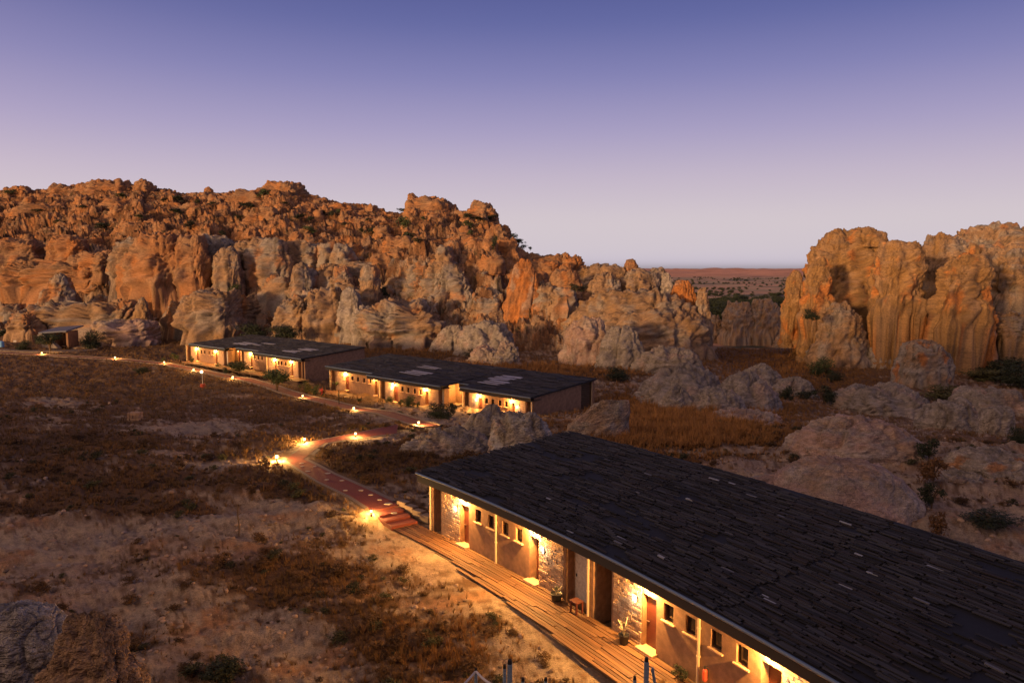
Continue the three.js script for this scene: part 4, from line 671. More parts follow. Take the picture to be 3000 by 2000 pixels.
{
  part('paving', ribbon(nearList, -0.6, 0.05), M.path, pathGroup);
  for (const q of [0, 1]) part('kerb', ribbon(side(nearList, q, q ? 0.34 : 0.22), -0.6, 0.035), M.kerb, pathGroup);
  const mid2 = PATH_FAR.map((p, i) => { const a = PATH_FAR[Math.max(0, i - 1)], b = PATH_FAR[Math.min(PATH_FAR.length - 1, i + 1)], dx = b[0] - a[0], dz = b[2] - a[2], l = Math.hypot(dx, dz), nx = -dz / l * 0.9, nz = dx / l * 0.9; return [[p[0] - nx, p[1], p[2] - nz], [p[0] + nx, p[1], p[2] + nz]]; });
  const farList = lift(dense(mid2, 8));
  part('paving', ribbon(farList, -0.8, 0.06), M.path, pathGroup);
  for (const q of [0, 1]) part('kerb', ribbon(side(farList, q, 0.3), -0.8, 0.14), M.kerb, pathGroup);
  const q = rng(3);                                // pale flat stones let into the red paving
  for (const [u, v, w] of [[884, 1359, 0.5], [885, 1368, 0.5], [922, 1369, 0.45], [901, 1383, 0.55], [960, 1389, 0.65], [957, 1408, 0.5], [1001, 1410, 0.5], [1011, 1440, 0.5], [1057, 1439, 0.55], [1085, 1453, 0.5], [1112, 1467, 0.5], [1137, 1479, 0.8], [1155, 1511, 0.55]]) {
    const p = hit(u, v); let y = surf(p[0], p[2]); let best = 9; for (const e of nearList) { const d = Math.hypot(p[0] - e[0][0], p[2] - e[0][2]); if (d < best) { best = d; y = e[0][1]; } }
    const g = new THREE.CylinderGeometry(w * 0.32, w * 0.35, 0.05, 5); g.rotateY(q() * 3); g.scale(1, 1, 0.7);
    part('flat_stone', g, M.slab, pathGroup).position.set(p[0], y + 0.05, p[2]);
  }
  const st = thing('steps', 'red steps leading from the end of the boardwalk up to the path', 'steps', [near.W(-1.7, 0.9, 0)[0], 0, near.W(-1.7, 0.9, 0)[2]]);
  const e0 = nearList[0], n = 4, yTop = e0[0][1] + 0.05;
  const a0 = near.W(-1.25, 1.62, 0), b0 = near.W(-1.25, 0.0, 0);
  for (let i = 0; i < n; i++) {
    const f = (k) => { const t = k / n; return [[lerp(a0[0], e0[0][0], t), 0, lerp(a0[2], e0[0][2], t)], [lerp(b0[0], e0[1][0], t), 0, lerp(b0[2], e0[1][2], t)]]; };
    const g = ribbon([f(i), f(n + 0.02)], -0.6, lerp(0.02, yTop, (i + 1) / n) - 0.01 * (i === n - 1)); g.translate(-st.position.x, 0, -st.position.z);
    const c = f(i), d = new THREE.BufferGeometry(), y1 = lerp(0.02, yTop, (i + 1) / n) - 0.01 * (i === n - 1);
    d.setAttribute('position', new THREE.Float32BufferAttribute([c[0][0], -0.6, c[0][2], c[1][0], -0.6, c[1][2], c[1][0], y1, c[1][2], c[0][0], -0.6, c[0][2], c[1][0], y1, c[1][2], c[0][0], y1, c[0][2]], 3)); d.setAttribute('uv', new THREE.Float32BufferAttribute([0, 0, 1, 0, 1, 1, 0, 0, 1, 1, 0, 1], 2)); d.computeVertexNormals(); d.translate(-st.position.x, 0, -st.position.z);
    part('step', mergeGeometries([g, d]), M.path, st);
  }
  const wallPts = [0, 0.25, 0.5, 0.75, 1].map((t) => [lerp(b0[0] + 0.25, e0[1][0], t), lerp(0.28, yTop + 0.16, t), lerp(b0[2] - 0.3, e0[1][2], t)]);
  for (let i = 0; i < 4; i++) for (let k = 0; k < 2; k++) { const a = wallPts[i], g = new RoundedBoxGeometry(0.5, 0.42, 0.75, 2, 0.06); g.rotateY(0.7 + q() * 0.2); const m = part('kerb_stone', g, M.kerb, st); m.position.set(a[0] + 0.25 - st.position.x + k * 0.1, a[1] - 0.12 - k * 0.36, a[2] - st.position.z - 0.1); }
}

// ------------------------------------------------------------------ lamps along the path
{
  const lampAt = (u, v, label, I, o = {}) => {
    const p = hit(u, v, 0.35), y = surf(p[0], p[2]), t = thing('path_lamp', label, 'lamp', [p[0], y, p[2]], 0, 'low lamps along the red path');
    const hgt = (o.h ?? 0.5) * 0.55, r = (o.r ?? 0.1) * 0.62;
    part('post', (() => { const g = new THREE.CylinderGeometry(0.05, 0.06, hgt + 0.5, 10); g.translate(0, (hgt - 0.5) / 2, 0); return g; })(), M.fascia, t);
    const gl = part('lamp_glass', (() => { const g = new THREE.CylinderGeometry(r, r, r * 2.2, 14); g.translate(0, hgt + r * 1.1, 0); return g; })(), M.bulb, t); gl.castShadow = false;
    part('cap', (() => { const g = new THREE.CylinderGeometry(r * 0.5, r * 1.25, 0.05, 14); g.translate(0, hgt + r * 2.2 + 0.026, 0); return g; })(), M.fascia, t);
    pointLight(t, [1, 0.50, 0.13], I * (p[2] < -75 ? 4 : 6), [0, hgt + r * 1.1, 0], 3); return t;
  };
  lampAt(810, 1338, 'glowing low lamp at the sharp bend of the red path', 16, { r: 0.16 });
  lampAt(891, 1287, 'glowing low lamp just beyond the sharp bend of the red path', 14, { r: 0.15 });
  lampAt(1041, 1270, 'glowing low lamp on the far side of the path, left of the grey rock back', 9, { r: 0.13 });
  lampAt(1087, 1492, 'glowing low lamp by the red steps to the boardwalk', 8, { h: 0.42, r: 0.1 });
  lampAt(1226, 1238, 'glowing low lamp where the path comes out behind the grey rock back', 9, { r: 0.15 });
  lampAt(1036, 1196, 'glowing low lamp in front of the middle lodge, near the small cypress', 11, { r: 0.16 });
  lampAt(886, 1160, 'glowing low lamp left of the red flowers', 8, { r: 0.15 });
  lampAt(681, 1105, 'glowing low lamp in front of the farthest lodge, by its rounded tree', 11, { r: 0.18 });
  lampAt(566, 1082, 'glowing low lamp just behind the tall white lamp post', 9, { r: 0.15 });
  lampAt(480, 1061, 'glowing low lamp left of the farthest lodge beside a pale bush', 9, { r: 0.16 });
  lampAt(336, 1047, 'glowing low lamp between the small hut and the farthest lodge', 10, { r: 0.17 });
  lampAt(121, 1034, 'leftmost glowing low lamp, in front of the small hut', 11, { r: 0.18 });
  const p = hit(593, 1132), t = thing('lamp_post', 'white lamp post with a glowing globe on a red foot in the grass', 'lamp', p), k = -p[2] / FOC;
  part('foot', (() => { const g = new THREE.CylinderGeometry(0.35, 0.45, 0.8, 12); g.translate(0, 0, 0); return g; })(), std([0.35, 0.06, 0.03]), t);
  part('pole', (() => { const g = new THREE.CylinderGeometry(0.05, 0.05, 41 * k, 10); g.translate(0, 20.5 * k, 0); return g; })(), M.pale, t);
  part('globe', (() => { const g = new THREE.SphereGeometry(0.22, 16, 12); g.translate(-0.1, 44 * k, 0); return g; })(), M.bulbGlobe, t).castShadow = false;
  part('bracket', (() => { const g = new THREE.CylinderGeometry(0.03, 0.03, 0.3, 8); g.rotateZ(Math.PI / 2 - 0.5); g.translate(-0.06, 41.5 * k, 0); return g; })(), M.pale, t);
  pointLight(t, [1, 0.66, 0.32], 7, [-0.1, 44 * k, 0], 4);
}

// ------------------------------------------------------------------ things on the boardwalk
{
  const pot = (s, n, r, h, label, kind) => {
    const p = near.W(s, n, 0), t = thing('potted_plant', label, 'potted plant', p), q = rng(Math.floor(s * 10));
    part('pot', new THREE.LatheGeometry([[0, 0], [r * 0.72, 0], [r * 0.8, h * 0.1], [r, h * 0.9], [r * 1.07, h * 0.92], [r * 1.07, h], [r * 0.95, h], [r * 0.9, h * 0.88], [0, h * 0.86]].map(([a, b]) => new THREE.Vector2(a, b)), 24), M.pot, t);
    const gs = [];
    for (let i = 0; i < (kind ? 9 : 6); i++) { const a = q() * 6.28, l = (kind ? 0.55 : 0.3) * (0.7 + q() * 0.6), c = new THREE.CatmullRomCurve3([new THREE.Vector3(0, h * 0.85, 0), new THREE.Vector3(Math.cos(a) * 0.08, h + l * 0.4, Math.sin(a) * 0.08), new THREE.Vector3(Math.cos(a) * 0.24, h + l * 0.9, Math.sin(a) * 0.24)]); gs.push(new THREE.TubeGeometry(c, 6, 0.018, 5, false)); }
    part('stem', mergeGeometries(gs), M.paleBark, t);
    const ls = []; for (let i = 0; i < (kind ? 16 : 26); i++) { const g = new THREE.SphereGeometry(0.05, 5, 3); g.scale(1, 0.25, 0.5); g.rotateZ(q() * 2 - 1); g.rotateY(q() * 6); const a = q() * 6.28, d = q() * 0.24; g.translate(Math.cos(a) * d, h + 0.1 + q() * (kind ? 0.45 : 0.2), Math.sin(a) * d); ls.push(g); }
    part('leaves', mergeGeometries(ls), kind ? M.leaf : M.leaf, t); return t;
  };
  pot(near.at(1632, 0.3, 0.2), 0.33, 0.25, 0.34, 'round black pot with a low plant, left of the small red-brown table', 0);
  pot(near.at(1829, 0.4, 0.2), 0.42, 0.2, 0.38, 'black pot with a pale branching plant beside the lit red door', 1);
  const tp = near.W(near.at(1693, 0.25, 0.3), 0.32, 0), t = thing('side_table', 'small red-brown wooden table beside the downpipe on the boardwalk', 'table', tp, near.head(12));
  part('tabletop', (() => { const g = new RoundedBoxGeometry(0.5, 0.04, 0.42, 2, 0.012); g.translate(0, 0.5, 0); return g; })(), M.redwood, t);
  for (const [a, b] of [[-1, -1], [1, -1], [-1, 1], [1, 1]]) part('leg', (() => { const g = new RoundedBoxGeometry(0.07, 0.48, 0.07, 2, 0.01); g.translate(a * 0.19, 0.24, b * 0.15); return g; })(), M.redwood, t);
  for (const b of [-1, 1]) part('apron', (() => { const g = new THREE.BoxGeometry(0.31, 0.07, 0.025); g.translate(0, 0.44, b * 0.15); return g; })(), M.redwood, t);
  const fp = near.W(near.at(2067, 0.1, 0.5), 0.13, 0.32), f = thing('fire_extinguisher', 'red fire extinguisher hanging low on the wall right of the downpipe', 'fire extinguisher', fp);
  part('bottle', (() => { const g = new THREE.CapsuleGeometry(0.085, 0.28, 6, 16); g.translate(0, 0.22, 0); return g; })(), std([0.55, 0.09, 0.05], { roughness: 0.35 }), f);
  part('valve', (() => { const g = new THREE.CylinderGeometry(0.025, 0.03, 0.09, 10); g.translate(0, 0.48, 0); return g; })(), M.fascia, f);
  part('hose', new THREE.TubeGeometry(new THREE.CatmullRomCurve3([[0, 0.5, 0], [0.1, 0.46, 0.04], [0.12, 0.3, 0.05], [0.09, 0.15, 0.05]].map((p) => new THREE.Vector3(...p))), 12, 0.012, 6, false), M.fascia, f);
  part('handle', (() => { const g = new THREE.BoxGeometry(0.13, 0.02, 0.03); g.translate(0.03, 0.535, 0); return g; })(), M.fascia, f);
}

// ------------------------------------------------------------------ blue-grey posts and ropes of the stair below the camera
{
  const mkPost = (t, u, v, Z, r, square) => {
    const p = atZ(u, v, Z), h = 2.4, m = part('post', square ? (() => { const g = new RoundedBoxGeometry(r * 2, h, r * 2, 2, 0.012); g.translate(0, -h / 2, 0); return g; })() : (() => { const g = new THREE.CylinderGeometry(r, r, h, 14); g.translate(0, -h / 2, 0); return g; })(), M.postBlue, t); m.position.set(p[0] - t.position.x, p[1] - t.position.y, p[2] - t.position.z);
    const c = part('cap', (() => { const g = new THREE.CylinderGeometry(r * 0.8, r * 0.98, 0.07, 14); g.translate(0, 0.036, 0); return g; })(), M.dark, m); return m.position;
  };
  const rope = (t, a, b, sag, r = 0.02) => { const c = new THREE.CatmullRomCurve3([0, 0.25, 0.5, 0.75, 1].map((k) => new THREE.Vector3(lerp(a.x, b.x, k), lerp(a.y, b.y, k) - sag * 4 * k * (1 - k), lerp(a.z, b.z, k)))); part('rope', new THREE.TubeGeometry(c, 20, r, 8, false), M.rope, t); };
  const V = (u, v, Z, t) => { const p = atZ(u, v, Z); return new THREE.Vector3(p[0] - t.position.x, p[1] - t.position.y, p[2] - t.position.z); };
  const l = thing('rope_railing', 'blue-grey posts with rope, left railing at the bottom edge', 'railing', atZ(1490, 2060, 14));
  const p0 = mkPost(l, 1394, 1966, 14.5, 0.032), p1 = mkPost(l, 1478, 1957, 13, 0.03), p2 = mkPost(l, 1493.5, 1944, 12.5, 0.043, 1), p3 = mkPost(l, 1532, 1995, 14.5, 0.032), p4 = mkPost(l, 1599, 1994, 15, 0.038);
  rope(l, p0, V(1330, 2030, 13.5, l), 0.02, 0.022); rope(l, p0, p2.clone().add(new THREE.Vector3(-0.03, -0.42, 0)), 0.1, 0.022); rope(l, p3.clone().setY(p3.y - 0.1), p4.clone().setY(p4.y - 0.1), 0.1);
  const r = thing('rope_railing', 'blue-grey posts, right railing in front of the boardwalk at the bottom edge', 'railing', atZ(1880, 2060, 14));
  const q0 = mkPost(r, 1860, 1990, 14.5, 0.034), q1 = mkPost(r, 1894.5, 1937, 13, 0.04, 1), q2 = V(1912, 1958, 13.1, r);
  rope(r, q0.clone().setY(q0.y - 0.1), q1.clone().setY(q1.y - 0.45), 0.06);
  const brace = part('brace', new THREE.TubeGeometry(new THREE.LineCurve3(q2, V(1928, 2060, 13.3, r)), 4, 0.026, 8, false), M.postBlue, r);
  part('cap', (() => { const g = new THREE.SphereGeometry(0.028, 10, 8); g.translate(q2.x, q2.y, q2.z); return g; })(), M.postBlue, brace);
}

// ------------------------------------------------------------------ shrubs and trees: stems and many small leaves
function crownGeom(seed, leaves, size, lobes, o = {}) {  // fills about -0.5..0.5 across and 0..1 up
  const q = rng(seed), P = [], N = [], L = [];
  for (let i = 0; i < lobes; i++) { const a = q() * 6.28, d = (o.tall ? 0.06 : 0.3) * Math.sqrt(q()), y = (o.base ?? 0.18) + q() * (0.82 - (o.base ?? 0.18)); L.push([Math.cos(a) * d, y, Math.sin(a) * d, (o.tall ? 0.12 : 0.13 + q() * 0.14) * (o.fat ?? 1)]); }
  const v = new THREE.Vector3(), a = new THREE.Vector3(), b = new THREE.Vector3();
  for (let i = 0; i < leaves; i++) {
    const l = L[Math.floor(q() * lobes)]; v.set(q() - 0.5, q() - 0.5, q() - 0.5).normalize(); const rr = l[3] * (0.55 + 0.5 * q()), c = [l[0] + v.x * rr, Math.max(0.01, l[1] + v.y * rr * 0.85), l[2] + v.z * rr];
    a.set(q() - 0.5, q() - 0.5, q() - 0.5).normalize(); b.crossVectors(a, v).normalize(); const s = size * (0.6 + 0.8 * q());
    const p = [[-1, 0], [0, 0.42], [1, 0], [0, -0.42]].map(([e, f]) => [c[0] + (a.x * e + b.x * f) * s, c[1] + (a.y * e + b.y * f) * s, c[2] + (a.z * e + b.z * f) * s]);
    P.push(...p[0], ...p[1], ...p[2], ...p[0], ...p[2], ...p[3]);
  }
  const g = new THREE.BufferGeometry(); g.setAttribute('position', new THREE.Float32BufferAttribute(P, 3)); g.computeVertexNormals(); return g;
}
function stemGeom(seed, n, h, spread, r) {
  const q = rng(seed), gs = [];
  for (let i = 0; i < n; i++) { const a = q() * 6.28, d = spread * (0.4 + q() * 0.6); gs.push(new THREE.TubeGeometry(new THREE.CatmullRomCurve3([new THREE.Vector3(0, -0.1, 0), new THREE.Vector3(Math.cos(a) * d * 0.2, h * 0.5, Math.sin(a) * d * 0.2), new THREE.Vector3(Math.cos(a) * d, h, Math.sin(a) * d)]), 4, r * (n > 1 ? 0.6 : 1), 5, false)); }
  return mergeGeometries(gs);
}
function fanGeom(seed, n, o = {}) {                 // strap leaves arching out of one point (aloe, palm, coarse grass)
  const q = rng(seed), P = [], w0 = o.w ?? 0.05;
  for (let i = 0; i < n; i++) {
    const a = q() * 6.28, out = (o.out ?? 0.5) * (0.4 + 0.6 * q()), up = (o.up ?? 0.8) * (0.6 + 0.4 * q()), y0 = o.y0 ?? 0; let pr = null;
    for (let k = 0; k <= 3; k++) { const t = k / 3, d = out * t, y = y0 + up * (t * 1.5 - t * t * (o.droop ?? 0.7)), w = w0 * (1 - t * 0.9), sx = -Math.sin(a) * w, sz = Math.cos(a) * w, c = [Math.cos(a) * d, y, Math.sin(a) * d], e = [[c[0] - sx, c[1], c[2] - sz], [c[0] + sx, c[1], c[2] + sz]]; if (pr) P.push(...pr[0], ...pr[1], ...e[1], ...pr[0], ...e[1], ...e[0]); pr = e; }
  }
  const g = new THREE.BufferGeometry(); g.setAttribute('position', new THREE.Float32BufferAttribute(P, 3)); g.computeVertexNormals(); return g;
}
const CROWN = { dense: crownGeom(1, 2600, 0.034, 16, { base: 0.1, fat: 1.1 }), loose: crownGeom(2, 900, 0.045, 12, { base: 0.2 }), tree: crownGeom(3, 2400, 0.032, 18, { base: 0.48 }), small: crownGeom(4, 420, 0.07, 9, { base: 0.1, fat: 1.15 }), small2: crownGeom(5, 420, 0.07, 8, { base: 0.15 }), cypress: crownGeom(6, 700, 0.05, 14, { tall: 1, base: 0.06 }) };
const STEM = { dense: stemGeom(1, 6, 0.6, 0.25, 0.03), loose: stemGeom(2, 7, 0.7, 0.3, 0.025), tree: mergeGeometries([stemGeom(3, 1, 0.5, 0.02, 0.035), stemGeom(8, 5, 0.75, 0.3, 0.03)]), small: stemGeom(4, 3, 0.5, 0.2, 0.04), small2: stemGeom(5, 3, 0.5, 0.2, 0.04), cypress: stemGeom(6, 1, 0.8, 0.01, 0.03) };
const FAN = { aloe: fanGeom(1, 46, { up: 0.75, out: 0.55, w: 0.035 }), palm: fanGeom(2, 26, { y0: 0.35, up: 0.55, out: 0.55, w: 0.04, droop: 1.1 }) };
function plant(u, v, wpx, hpx, kind, mat, label, category = 'bush', o = {}) {
  const p = o.at ?? hit(u, v), Z = -p[2], w = wpx * Z / FOC, h = hpx * Z / FOC, name = o.name ?? (kind === 'tree' ? 'tree' : kind === 'cypress' ? 'cypress' : FAN[kind] ? 'spiky_plant' : 'bush');
  const t = thing(name, label, category, [p[0], (o.at ? p[1] : surf(p[0], p[2])) - 0.03, p[2]], (u * 7.7) % 6.28, o.group); t.scale.set(w * 1.22, h * 1.08, w * 1.22);
  if (FAN[kind]) { part('leaves', FAN[kind], mat, t); if (kind === 'palm') part('trunk', stemGeom(12, 1, 0.4, 0.01, 0.04), M.bark, t); } else { part('crown', CROWN[kind], mat, t); part(kind === 'tree' ? 'trunk' : 'stems', STEM[kind], M.bark, t); }
  if (o.flowers) part('flowers', crownGeom(77, 160, 0.06, 8, { base: 0.3 }), o.flowers, t);
  return t;
}
const RED = std([0.55, 0.04, 0.035], { side: THREE.DoubleSide }), WHITEFL = std([0.6, 0.45, 0.38], { side: THREE.DoubleSide }), OLIVE = std([0.075, 0.075, 0.022], { side: THREE.DoubleSide, roughness: 0.85 }), DRY = std([0.13, 0.065, 0.025], { side: THREE.DoubleSide, roughness: 0.9 });
[ // gardens of the two far lodges
  [563, 1066, 16, 28, 'loose', M.leaf, 'leafy shrub lit yellow at the left end of the farthest lodge'], [599, 1063, 22, 22, 'dense', M.leafDark, 'round dark bush under the small windows of the farthest lodge'], [587, 1074, 15, 18, 'palm', M.leaf, 'small palm-like plant above the white lamp post', 'palm'],
  [639, 1079, 16, 22, 'loose', M.leaf, 'thin upright shrub by the second door of the farthest lodge'], [661, 1091, 17, 24, 'dense', M.leafDark, 'dark bush in front of the porch of the farthest lodge'], [700, 1094, 68, 44, 'tree', M.leafDark, 'spreading dark tree in front of the porch of the farthest lodge', 'tree'],
  [757, 1078, 34, 30, 'loose', DRY, 'loose shrub with pale flowers before the third window group of the farthest lodge', 'bush', { flowers: WHITEFL }], [811, 1146, 84, 66, 'tree', M.leaf, 'rounded green tree at the right end of the farthest lodge', 'tree'],
  [893, 1147, 44, 38, 'loose', OLIVE, 'loose shrub between the farthest and the middle lodge'], [923, 1156, 30, 34, 'loose', M.leaf, 'shrub just left of the red flowers'], [945, 1160, 18, 28, 'small', M.leafDark, 'small bush with red flowers on top', 'bush', { flowers: RED }], [993, 1187, 9, 46, 'cypress', M.leafDark, 'slim dark cypress standing alone by the path', 'cypress'],
  [985, 1143, 30, 38, 'palm', M.leaf, 'palm at the left end of the middle lodge', 'palm'], [1053, 1150, 22, 24, 'dense', M.leafDark, 'round dark bush under the left window row of the middle lodge'], [1052, 1181, 34, 20, 'aloe', OLIVE, 'spiky pale clump in the garden of the middle lodge', 'plant'], [1009, 1174, 18, 12, 'aloe', M.leaf, 'small spiky plant right of the slim cypress', 'plant'],
  [1141, 1178, 26, 24, 'dense', M.leaf, 'bright yellow-green bush by the third door of the middle lodge'], [1198, 1192, 40, 38, 'dense', M.leaf, 'tall green bush below the windows of the middle lodge'], [1174, 1188, 20, 20, 'small', M.leaf, 'small lit bush left of the tall green bush'], [1224, 1193, 18, 20, 'loose', M.leaf, 'small lit shrub right of the tall green bush'],
  [1292, 1222, 80, 52, 'dense', M.leafDark, 'large dark bush before the orange porch of the middle lodge'], [1328, 1213, 34, 40, 'loose', M.leafDark, 'thin dark shrub at the right side of the large dark bush'], [1376, 1212, 16, 12, 'small', M.leaf, 'little lit plant behind the grey rock hump'], [1172, 1212, 24, 12, 'small', OLIVE, 'low dry plant in the garden bed below the middle lodge'], [1120, 1202, 22, 11, 'small2', OLIVE, 'low clump on the sand between path and middle lodge'], [1210, 1217, 26, 10, 'small', DRY, 'brown low clump close to the lamp behind the grey rock back'],
  [414, 1088, 44, 26, 'dense', M.leafDark, 'lone dark bush in the grass left of the lamp post'], [509, 1057, 28, 20, 'loose', M.leaf, 'pale lit bush at the left end of the farthest boardwalk'], [476, 1062, 16, 17, 'small', M.leafDark, 'small dark bush beside the lamp left of the farthest lodge'],
  [66, 1026, 42, 38, 'dense', M.leafDark, 'dark bush at the left side of the small hut'], [146, 1031, 74, 52, 'tree', M.leafDark, 'low dark tree partly hiding the small hut', 'tree'], [270, 1021, 60, 60, 'dense', M.leafDark, 'big dark green bush right of the small hut'], [365, 990, 44, 22, 'loose', M.leafDark, 'flat dark bush at the foot of the bright rock ledge'], [20, 985, 80, 26, 'loose', M.leafDark, 'dark scrub at the far left edge behind the hut'],
  // middle distance
  [745, 990, 90, 52, 'dense', M.leafDark, 'dark bush behind the roof of the farthest lodge, the left one', 'bush', { at: atZ(745, 992, 176) }], [838, 992, 84, 46, 'dense', M.leafDark, 'dark bush behind the roof of the farthest lodge, the right one', 'bush', { at: atZ(838, 992, 174) }], [1082, 1013, 26, 18, 'small', M.leafDark, 'small dark bush in the grass between the two far roofs'],
  [1398, 1046, 62, 28, 'dense', M.leafDark, 'dark bush in the hollow of the pale low dome'], [1814, 1112, 70, 44, 'dense', M.leafDark, 'dark green bush right of the roof of the middle lodge'], [1568, 966, 110, 40, 'dense', M.leafDark, 'wide dark bush at the foot of the orange fin'], [1610, 950, 60, 62, 'dense', M.leafDark, 'dark upright bush between the orange fin and the striped wall'], [1690, 855, 60, 26, 'loose', M.leafDark, 'dark scrub below the rounded brown dome', 'bush', { at: atZ(1690, 856, 166) }],
  [2405, 1096, 72, 62, 'dense', M.leaf, 'large round green bush in front of the brown pyramid'], [2445, 1112, 50, 34, 'dense', M.leafDark, 'dark bush just right of the large round green bush'], [2303, 1168, 44, 50, 'dense', M.leafDark, 'dark green bush beside the ribbed grey rock'], [2414, 1182, 72, 54, 'loose', M.leafDark, 'loose dark bush left of the long grey boulder'], [2360, 1165, 60, 26, 'small', M.leafDark, 'low dark scrub between the two dark bushes'],
  [2637, 1016, 100, 88, 'dense', M.leafDark, 'big dark bush at the foot of the second golden tower'], [2380, 935, 50, 36, 'dense', M.leafDark, 'bush in the cave-like hollow left of the brown pyramid', 'bush', { at: atZ(2380, 937, 160) }], [2800, 1052, 90, 50, 'loose', M.leafDark, 'dark scrub below the yellow buttress'], [2865, 1062, 110, 54, 'dense', M.leafDark, 'dark green thicket low on the right-hand slope, nearest the butte'], [2935, 1095, 130, 60, 'dense', M.leafDark, 'dark green thicket at the middle of the right-hand slope'], [2990, 1135, 110, 66, 'dense', M.leafDark, 'dark green thicket at the right edge'], [2782, 1172, 130, 52, 'dense', OLIVE, 'olive bush between the long grey boulder and the right edge boulder'], [2890, 1110, 130, 44, 'dense', OLIVE, 'mossy olive thicket in front of the right-hand slope'],
  [2722, 1352, 70, 70, 'loose', M.leafDark, 'dark shrub at the upper end of the gully beside the pink slab'], [2735, 1420, 84, 90, 'loose', DRY, 'brown dry shrub in the middle of the gully beside the pink slab'], [2730, 1490, 80, 90, 'loose', M.leafDark, 'dark shrub in the lower gully beside the pink slab'], [2745, 1560, 70, 80, 'loose', DRY, 'brown dry shrub at the lower end of the gully'], [2905, 1545, 150, 44, 'dense', M.leafDark, 'low dark bush on the slope behind the right part of the near roof'], [2990, 1300, 60, 60, 'dense', M.leafDark, 'dark bush right of the small grey block'],
  [640, 1975, 130, 78, 'dense', M.leafDark, 'dark bush near the bottom edge, right of the brown spur'], [2010, 1350, 40, 22, 'small', DRY, 'brown low shrub behind the near roof'], [790, 1440, 40, 22, 'small', DRY, 'small dry bush left of the red path'], [785, 1620, 60, 30, 'loose', DRY, 'small dry bush on the pale ground left of the boardwalk'], [1940, 1120, 0.1, 0.1, 'small', DRY, ''],
].filter((r) => r[6]).forEach((r) => plant(...r));
{ const p = near.W(near.at(1990, 0.4, 0.2), 0.42, -0.02); const t = plant(0, 0, 1, 1, 'loose', M.leafDark, 'dark green bush against the wall left of the fire extinguisher', 'bush', { at: p }); t.scale.set(0.75, 0.62, 0.75); const g2 = plant(0, 0, 1, 1, 'aloe', DRY, 'dry grassy plant at the edge of the boardwalk by the right railing', 'plant', { at: near.W(near.at(1945, 1.2, 0.1), 1.25, 0) }); g2.scale.set(0.6, 0.55, 0.6); }
const LONE = { '1190,710': 'largest dark shrub on the hillside, at the left foot of the big skyline knob', '1186,676': 'dark shrub just above the largest one left of the big skyline knob', '1449,728': 'narrow upright shrub on the right end slope of the ridge', '1940,800': 'tiny shrub on the skyline at the right end of the low ridge', '1370,648': 'dark shrub filling the cleft between the two skyline knobs', '684,858': 'dark bush on the ledge straight above the farthest lodge', '1126,880': 'dark shrub low on the massif beside the tall slim tower', '1520,716': 'dark shrub on the skyline slope right of the twin knobs', '357,578': 'flat dark shrub below the highest point of the left skyline', '770,577': 'dark shrub just below the broad summit in the middle of the ridge' };
function hitMassif(u, v) { const r = ray(u, v); for (let Z = 165; Z < 360; Z += 0.5) { const t = Z / -r[2], x = r[0] * t, y = EYE + r[1] * t, uu = 1500 + x / Z * FOC; if (y < massifFull(uu, Z)) { const k = (Z - 1.6) / Z; return [x * k, EYE + (y - EYE) * k, -Z * k]; } } return atZ(u, v, 330); }
[[357, 580, 34, 12], [480, 590, 22, 10], [525, 594, 36, 18], [577, 597, 18, 12], [520, 628, 46, 14], [555, 665, 30, 16], [770, 580, 40, 22], [725, 608, 42, 14], [300, 678, 44, 22], [30, 570, 34, 14], [945, 632, 34, 14], [972, 634, 16, 16], [992, 628, 16, 14], [878, 640, 34, 12], [907, 650, 26, 14], [907, 682, 36, 18], [1060, 684, 20, 14], [1100, 684, 46, 18], [1122, 676, 18, 14], [1131, 650, 20, 12], [1075, 648, 14, 8], [1186, 676, 36, 36], [1190, 710, 44, 26], [1222, 710, 26, 12], [1241, 646, 16, 10], [1190, 624, 46, 12], [1370, 648, 30, 20], [1372, 672, 26, 24], [1400, 646, 50, 10], [1440, 642, 34, 12], [1376, 690, 18, 14], [1449, 728, 16, 34], [1486, 690, 14, 12], [1505, 702, 20, 16], [1520, 716, 34, 14], [1532, 728, 22, 10], [1554, 733, 12, 9], [1575, 752, 14, 9], [1940, 800, 20, 10], [684, 858, 34, 24], [1126, 880, 30, 34], [650, 690, 20, 14], [560, 720, 18, 20], [700, 640, 24, 10], [835, 600, 24, 8], [170, 655, 30, 10], [240, 610, 26, 8], [110, 620, 30, 8], [410, 640, 26, 10], [1010, 660, 24, 8], [620, 600, 22, 8]].forEach(([u, v, w, h], i) => plant(u, v, w * 1.2, h * 1.3, i % 2 ? 'small' : 'small2', i % 3 ? M.leafDark : M.leaf, (LONE[u + ',' + v] ?? 'dark green shrub among the rocks of the orange hillside'), 'shrub', { at: hitMassif(u, v), name: 'shrub', group: LONE[u + ',' + v] ? undefined : 'shrubs on the rocky hillside' }));

